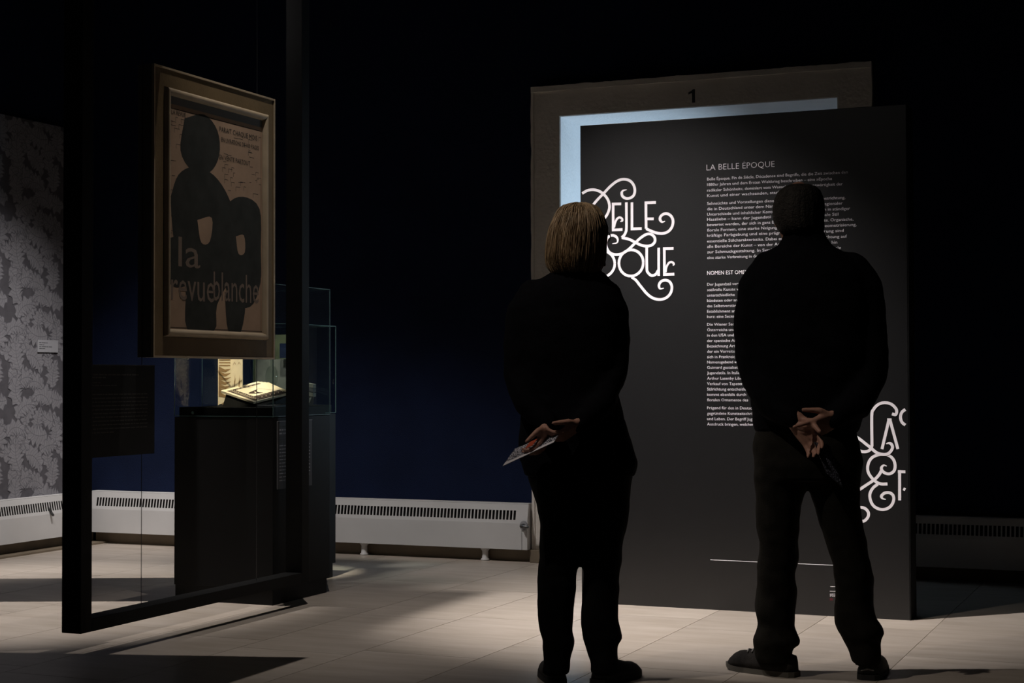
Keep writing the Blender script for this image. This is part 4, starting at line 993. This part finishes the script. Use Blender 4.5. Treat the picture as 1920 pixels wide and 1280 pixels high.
lgr = [(0.0475, 0.0000, 0.7386, 0.1015, 0.1150), (0.0510, 0.0000, 0.6813, 0.0901, 0.1080), (0.0609, 0.0000, 0.6145, 0.0816, 0.1000), (0.0782, 0.0000, 0.5385, 0.0768, 0.0950), (0.0946, 0.0000, 0.4720, 0.0749, 0.0880), (0.1092, 0.0000, 0.4056, 0.0692, 0.0860), (0.1181, 0.0000, 0.3392, 0.0691, 0.0840), (0.1203, 0.0000, 0.2632, 0.0700, 0.0820), (0.1237, 0.0000, 0.2063, 0.0737, 0.0820), (0.1346, 0.0000, 0.1781, 0.0830, 0.0860), (0.1410, 0.0000, 0.1555, 0.0820, 0.0900), (0.1391, 0.0000, 0.1441, 0.0727, 0.0860), (0.1436, 0.0000, 0.1214, 0.0624, 0.0800), (0.1536, 0.0000, 0.0838, 0.0540, 0.0800), (0.1590, 0.0000, 0.0498, 0.0484, 0.0800)]
aL = ([(-0.1826, 0.0000, 1.4703), (-0.2251, -0.0000, 1.4032), (-0.2388, -0.0100, 1.2771), (-0.2391, -0.0200, 1.1610), (-0.2273, -0.0400, 1.0742), (-0.1684, -0.1300, 0.9702), (-0.0953, -0.1800, 0.9263)], [.055, .062, .063, .061, .058, .052, .038])
aR = ([(0.1147, -0.0000, 1.4659), (0.1648, 0.0000, 1.3982), (0.1785, -0.0100, 1.2734), (0.1812, -0.0200, 1.1588), (0.1762, -0.0400, 1.0637), (0.1272, -0.1300, 0.9704), (0.0549, -0.1800, 0.9267)], [.055, .062, .064, .064, .063, .055, .038])
b = bmesh.new(); rings(b, tor)
for a in (aL, aR): tube(b, a[0], a[1], 16)
b = remesh(b, .012, 3); fold(b, .007, 5.5); obj('jacket', b, M_jacket, mn, True)
b = bmesh.new(); rings(b, hipm); rings(b, lgl); rings(b, lgr); b = remesh(b, .010, 2); fold(b, .008, 2.2, .8); obj('trousers', b, M_trm, mn, True)
b = bmesh.new()
rings(b, tor[3:-2], -.02); rings(b, hipm, -.02); rings(b, lgl, -.02); rings(b, lgr, -.02)
for a in (aL, aR): tube(b, a[0], [r_-.012 for r_ in a[1]], 14)
HCM = Vector((-0.0693, 0.0200, 1.6598))
tube(b, [Vector((-0.0528, -0.0000, 1.5263)), Vector((-0.0582, -0.0000, 1.5843)), HCM+Vector((0, -.02, -.02))], [.062, .060, .062], 16)
Tm = head(b, HCM, math.radians(-14), .080, .098, .118)
ml, mr_ = Vector(aL[0][-1]), Vector(aR[0][-1])
hand(b, ml+Vector((.01, 0, -.002)), Vector((.62, -.15, -.75)), Vector((.7, -.5, .6)), .35, .05, 1.08)
hand(b, mr_, Vector((-.75, -.35, -.35)), Vector((-.2, -.55, .8)), .55, .05, 1.05, 0)
b = remesh(b, .0052, 1); obj('body', b, M_skin, mn, True)
for sx in (-1, 1):
    b = bmesh.new(); bmesh.ops.create_icosphere(b, subdivisions=2, radius=.012)
    for v in b.verts: v.co += Tm(sx*.032, .082, .008)
    obj('eye', b, M_eye, mn, True)
hm = [(-0.0665, 0.0000, 1.7689, 0.0152, 0.0150), (-0.0647, 0.0000, 1.7660, 0.0361, 0.0350), (-0.0629, 0.0000, 1.7582, 0.0570, 0.0580), (-0.0650, 0.0020, 1.7430, 0.0741, 0.0780), (-0.0671, 0.0040, 1.7201, 0.0855, 0.0920), (-0.0683, 0.0060, 1.6913, 0.0922, 0.1000), (-0.0694, 0.0060, 1.6623, 0.0931, 0.1020), (-0.0686, 0.0040, 1.6350, 0.0903, 0.1000), (-0.0630, 0.0000, 1.6114, 0.0845, 0.0900), (-0.0564, -0.0060, 1.5876, 0.0758, 0.0750)]
hair(hm, math.radians(90+14), mn, M_hairm, HCM.z+.06, 1.35, .03, 9)
dirL = math.atan2(.14, -.25)
shoe(mn, ((-0.0925, 0.0000, 0.0061)[0]+.005, -.035, 0), dirL, .285, .10, .075, M_shoe, M_sole, .085)
shoe(mn, ((0.1644, -0.0000, 0.0140)[0], -.06, 0), math.radians(82), .285, .105, .062, M_soled, M_soled, .09, False, True)
# folded leaflet he holds
lf2 = empty('leaflet', MB_[:3], MB_[3]); tag(lf2, 'dim leaflet with scroll print hanging from the man\'s hand', 'leaflet')
k0, k1, k2, k3 = [Vector(v) for v in ((-0.0186, -0.2300, 0.8466), (0.0358, -0.2100, 0.8350), (0.0783, -0.2150, 0.6881), (0.0224, -0.2350, 0.7404))]
en3 = (k1-k0).cross(k3-k0).normalized()
if en3.y > 0: en3 = -en3
sheet('sheet', lf2, k0, k1, k2, k3, M_labeld, -.0015, .0003, en3)
sheet('scroll_print', lf2, k0.lerp(k1, .04), k1, k2, k3.lerp(k2, .04), M_dotd, .0005, .001, en3)

# ------------------------------------------------------------------ added boards above the view, shaped to cast the left floor shadows
def baffle(z, pts, L0, label):
    b = bmesh.new(); k = (L0[2]-z)/L0[2]
    q = [(L0[0]+(p_[0]-L0[0])*k, L0[1]+(p_[1]-L0[1])*k) for p_ in pts]
    loft(b, [[(x_, y_, z) for x_, y_ in q], [(x_, y_, z+.012) for x_, y_ in q]])
    return tag(obj('shadow_board', b, M_dark), label, 'lamp shutter')
baffle(3.0, [(-3.16, 4.4), (-3.177, 5.507), (-4.353, 5.149), (-5.35, 4.85), (-5.35, 3.4), (-3.2, 3.4)], (-3.3, 6.0, 4.2), 'added black board that shades the floor, nearest to the viewer')
baffle(3.0, [(-3.2, 4.4), (-3.177, 5.507), (-4.353, 5.149), (-7, 4.34), (-7, 3.4), (-3.2, 3.4)], (-5.3, 6.35, 4.2), 'added black board that shades the floor, left of the near one')
baffle(3.0, [(-3.9, 6.93), (-4.587, 6.64), (-5.34, 6.32), (-7.5, 5.4), (-7.5, 6.4), (-5.95, 7.04), (-5.13, 7.42), (-4.4, 7.7)], (-5.3, 6.35, 4.2), 'added black board that shades the floor, farthest from the viewer')
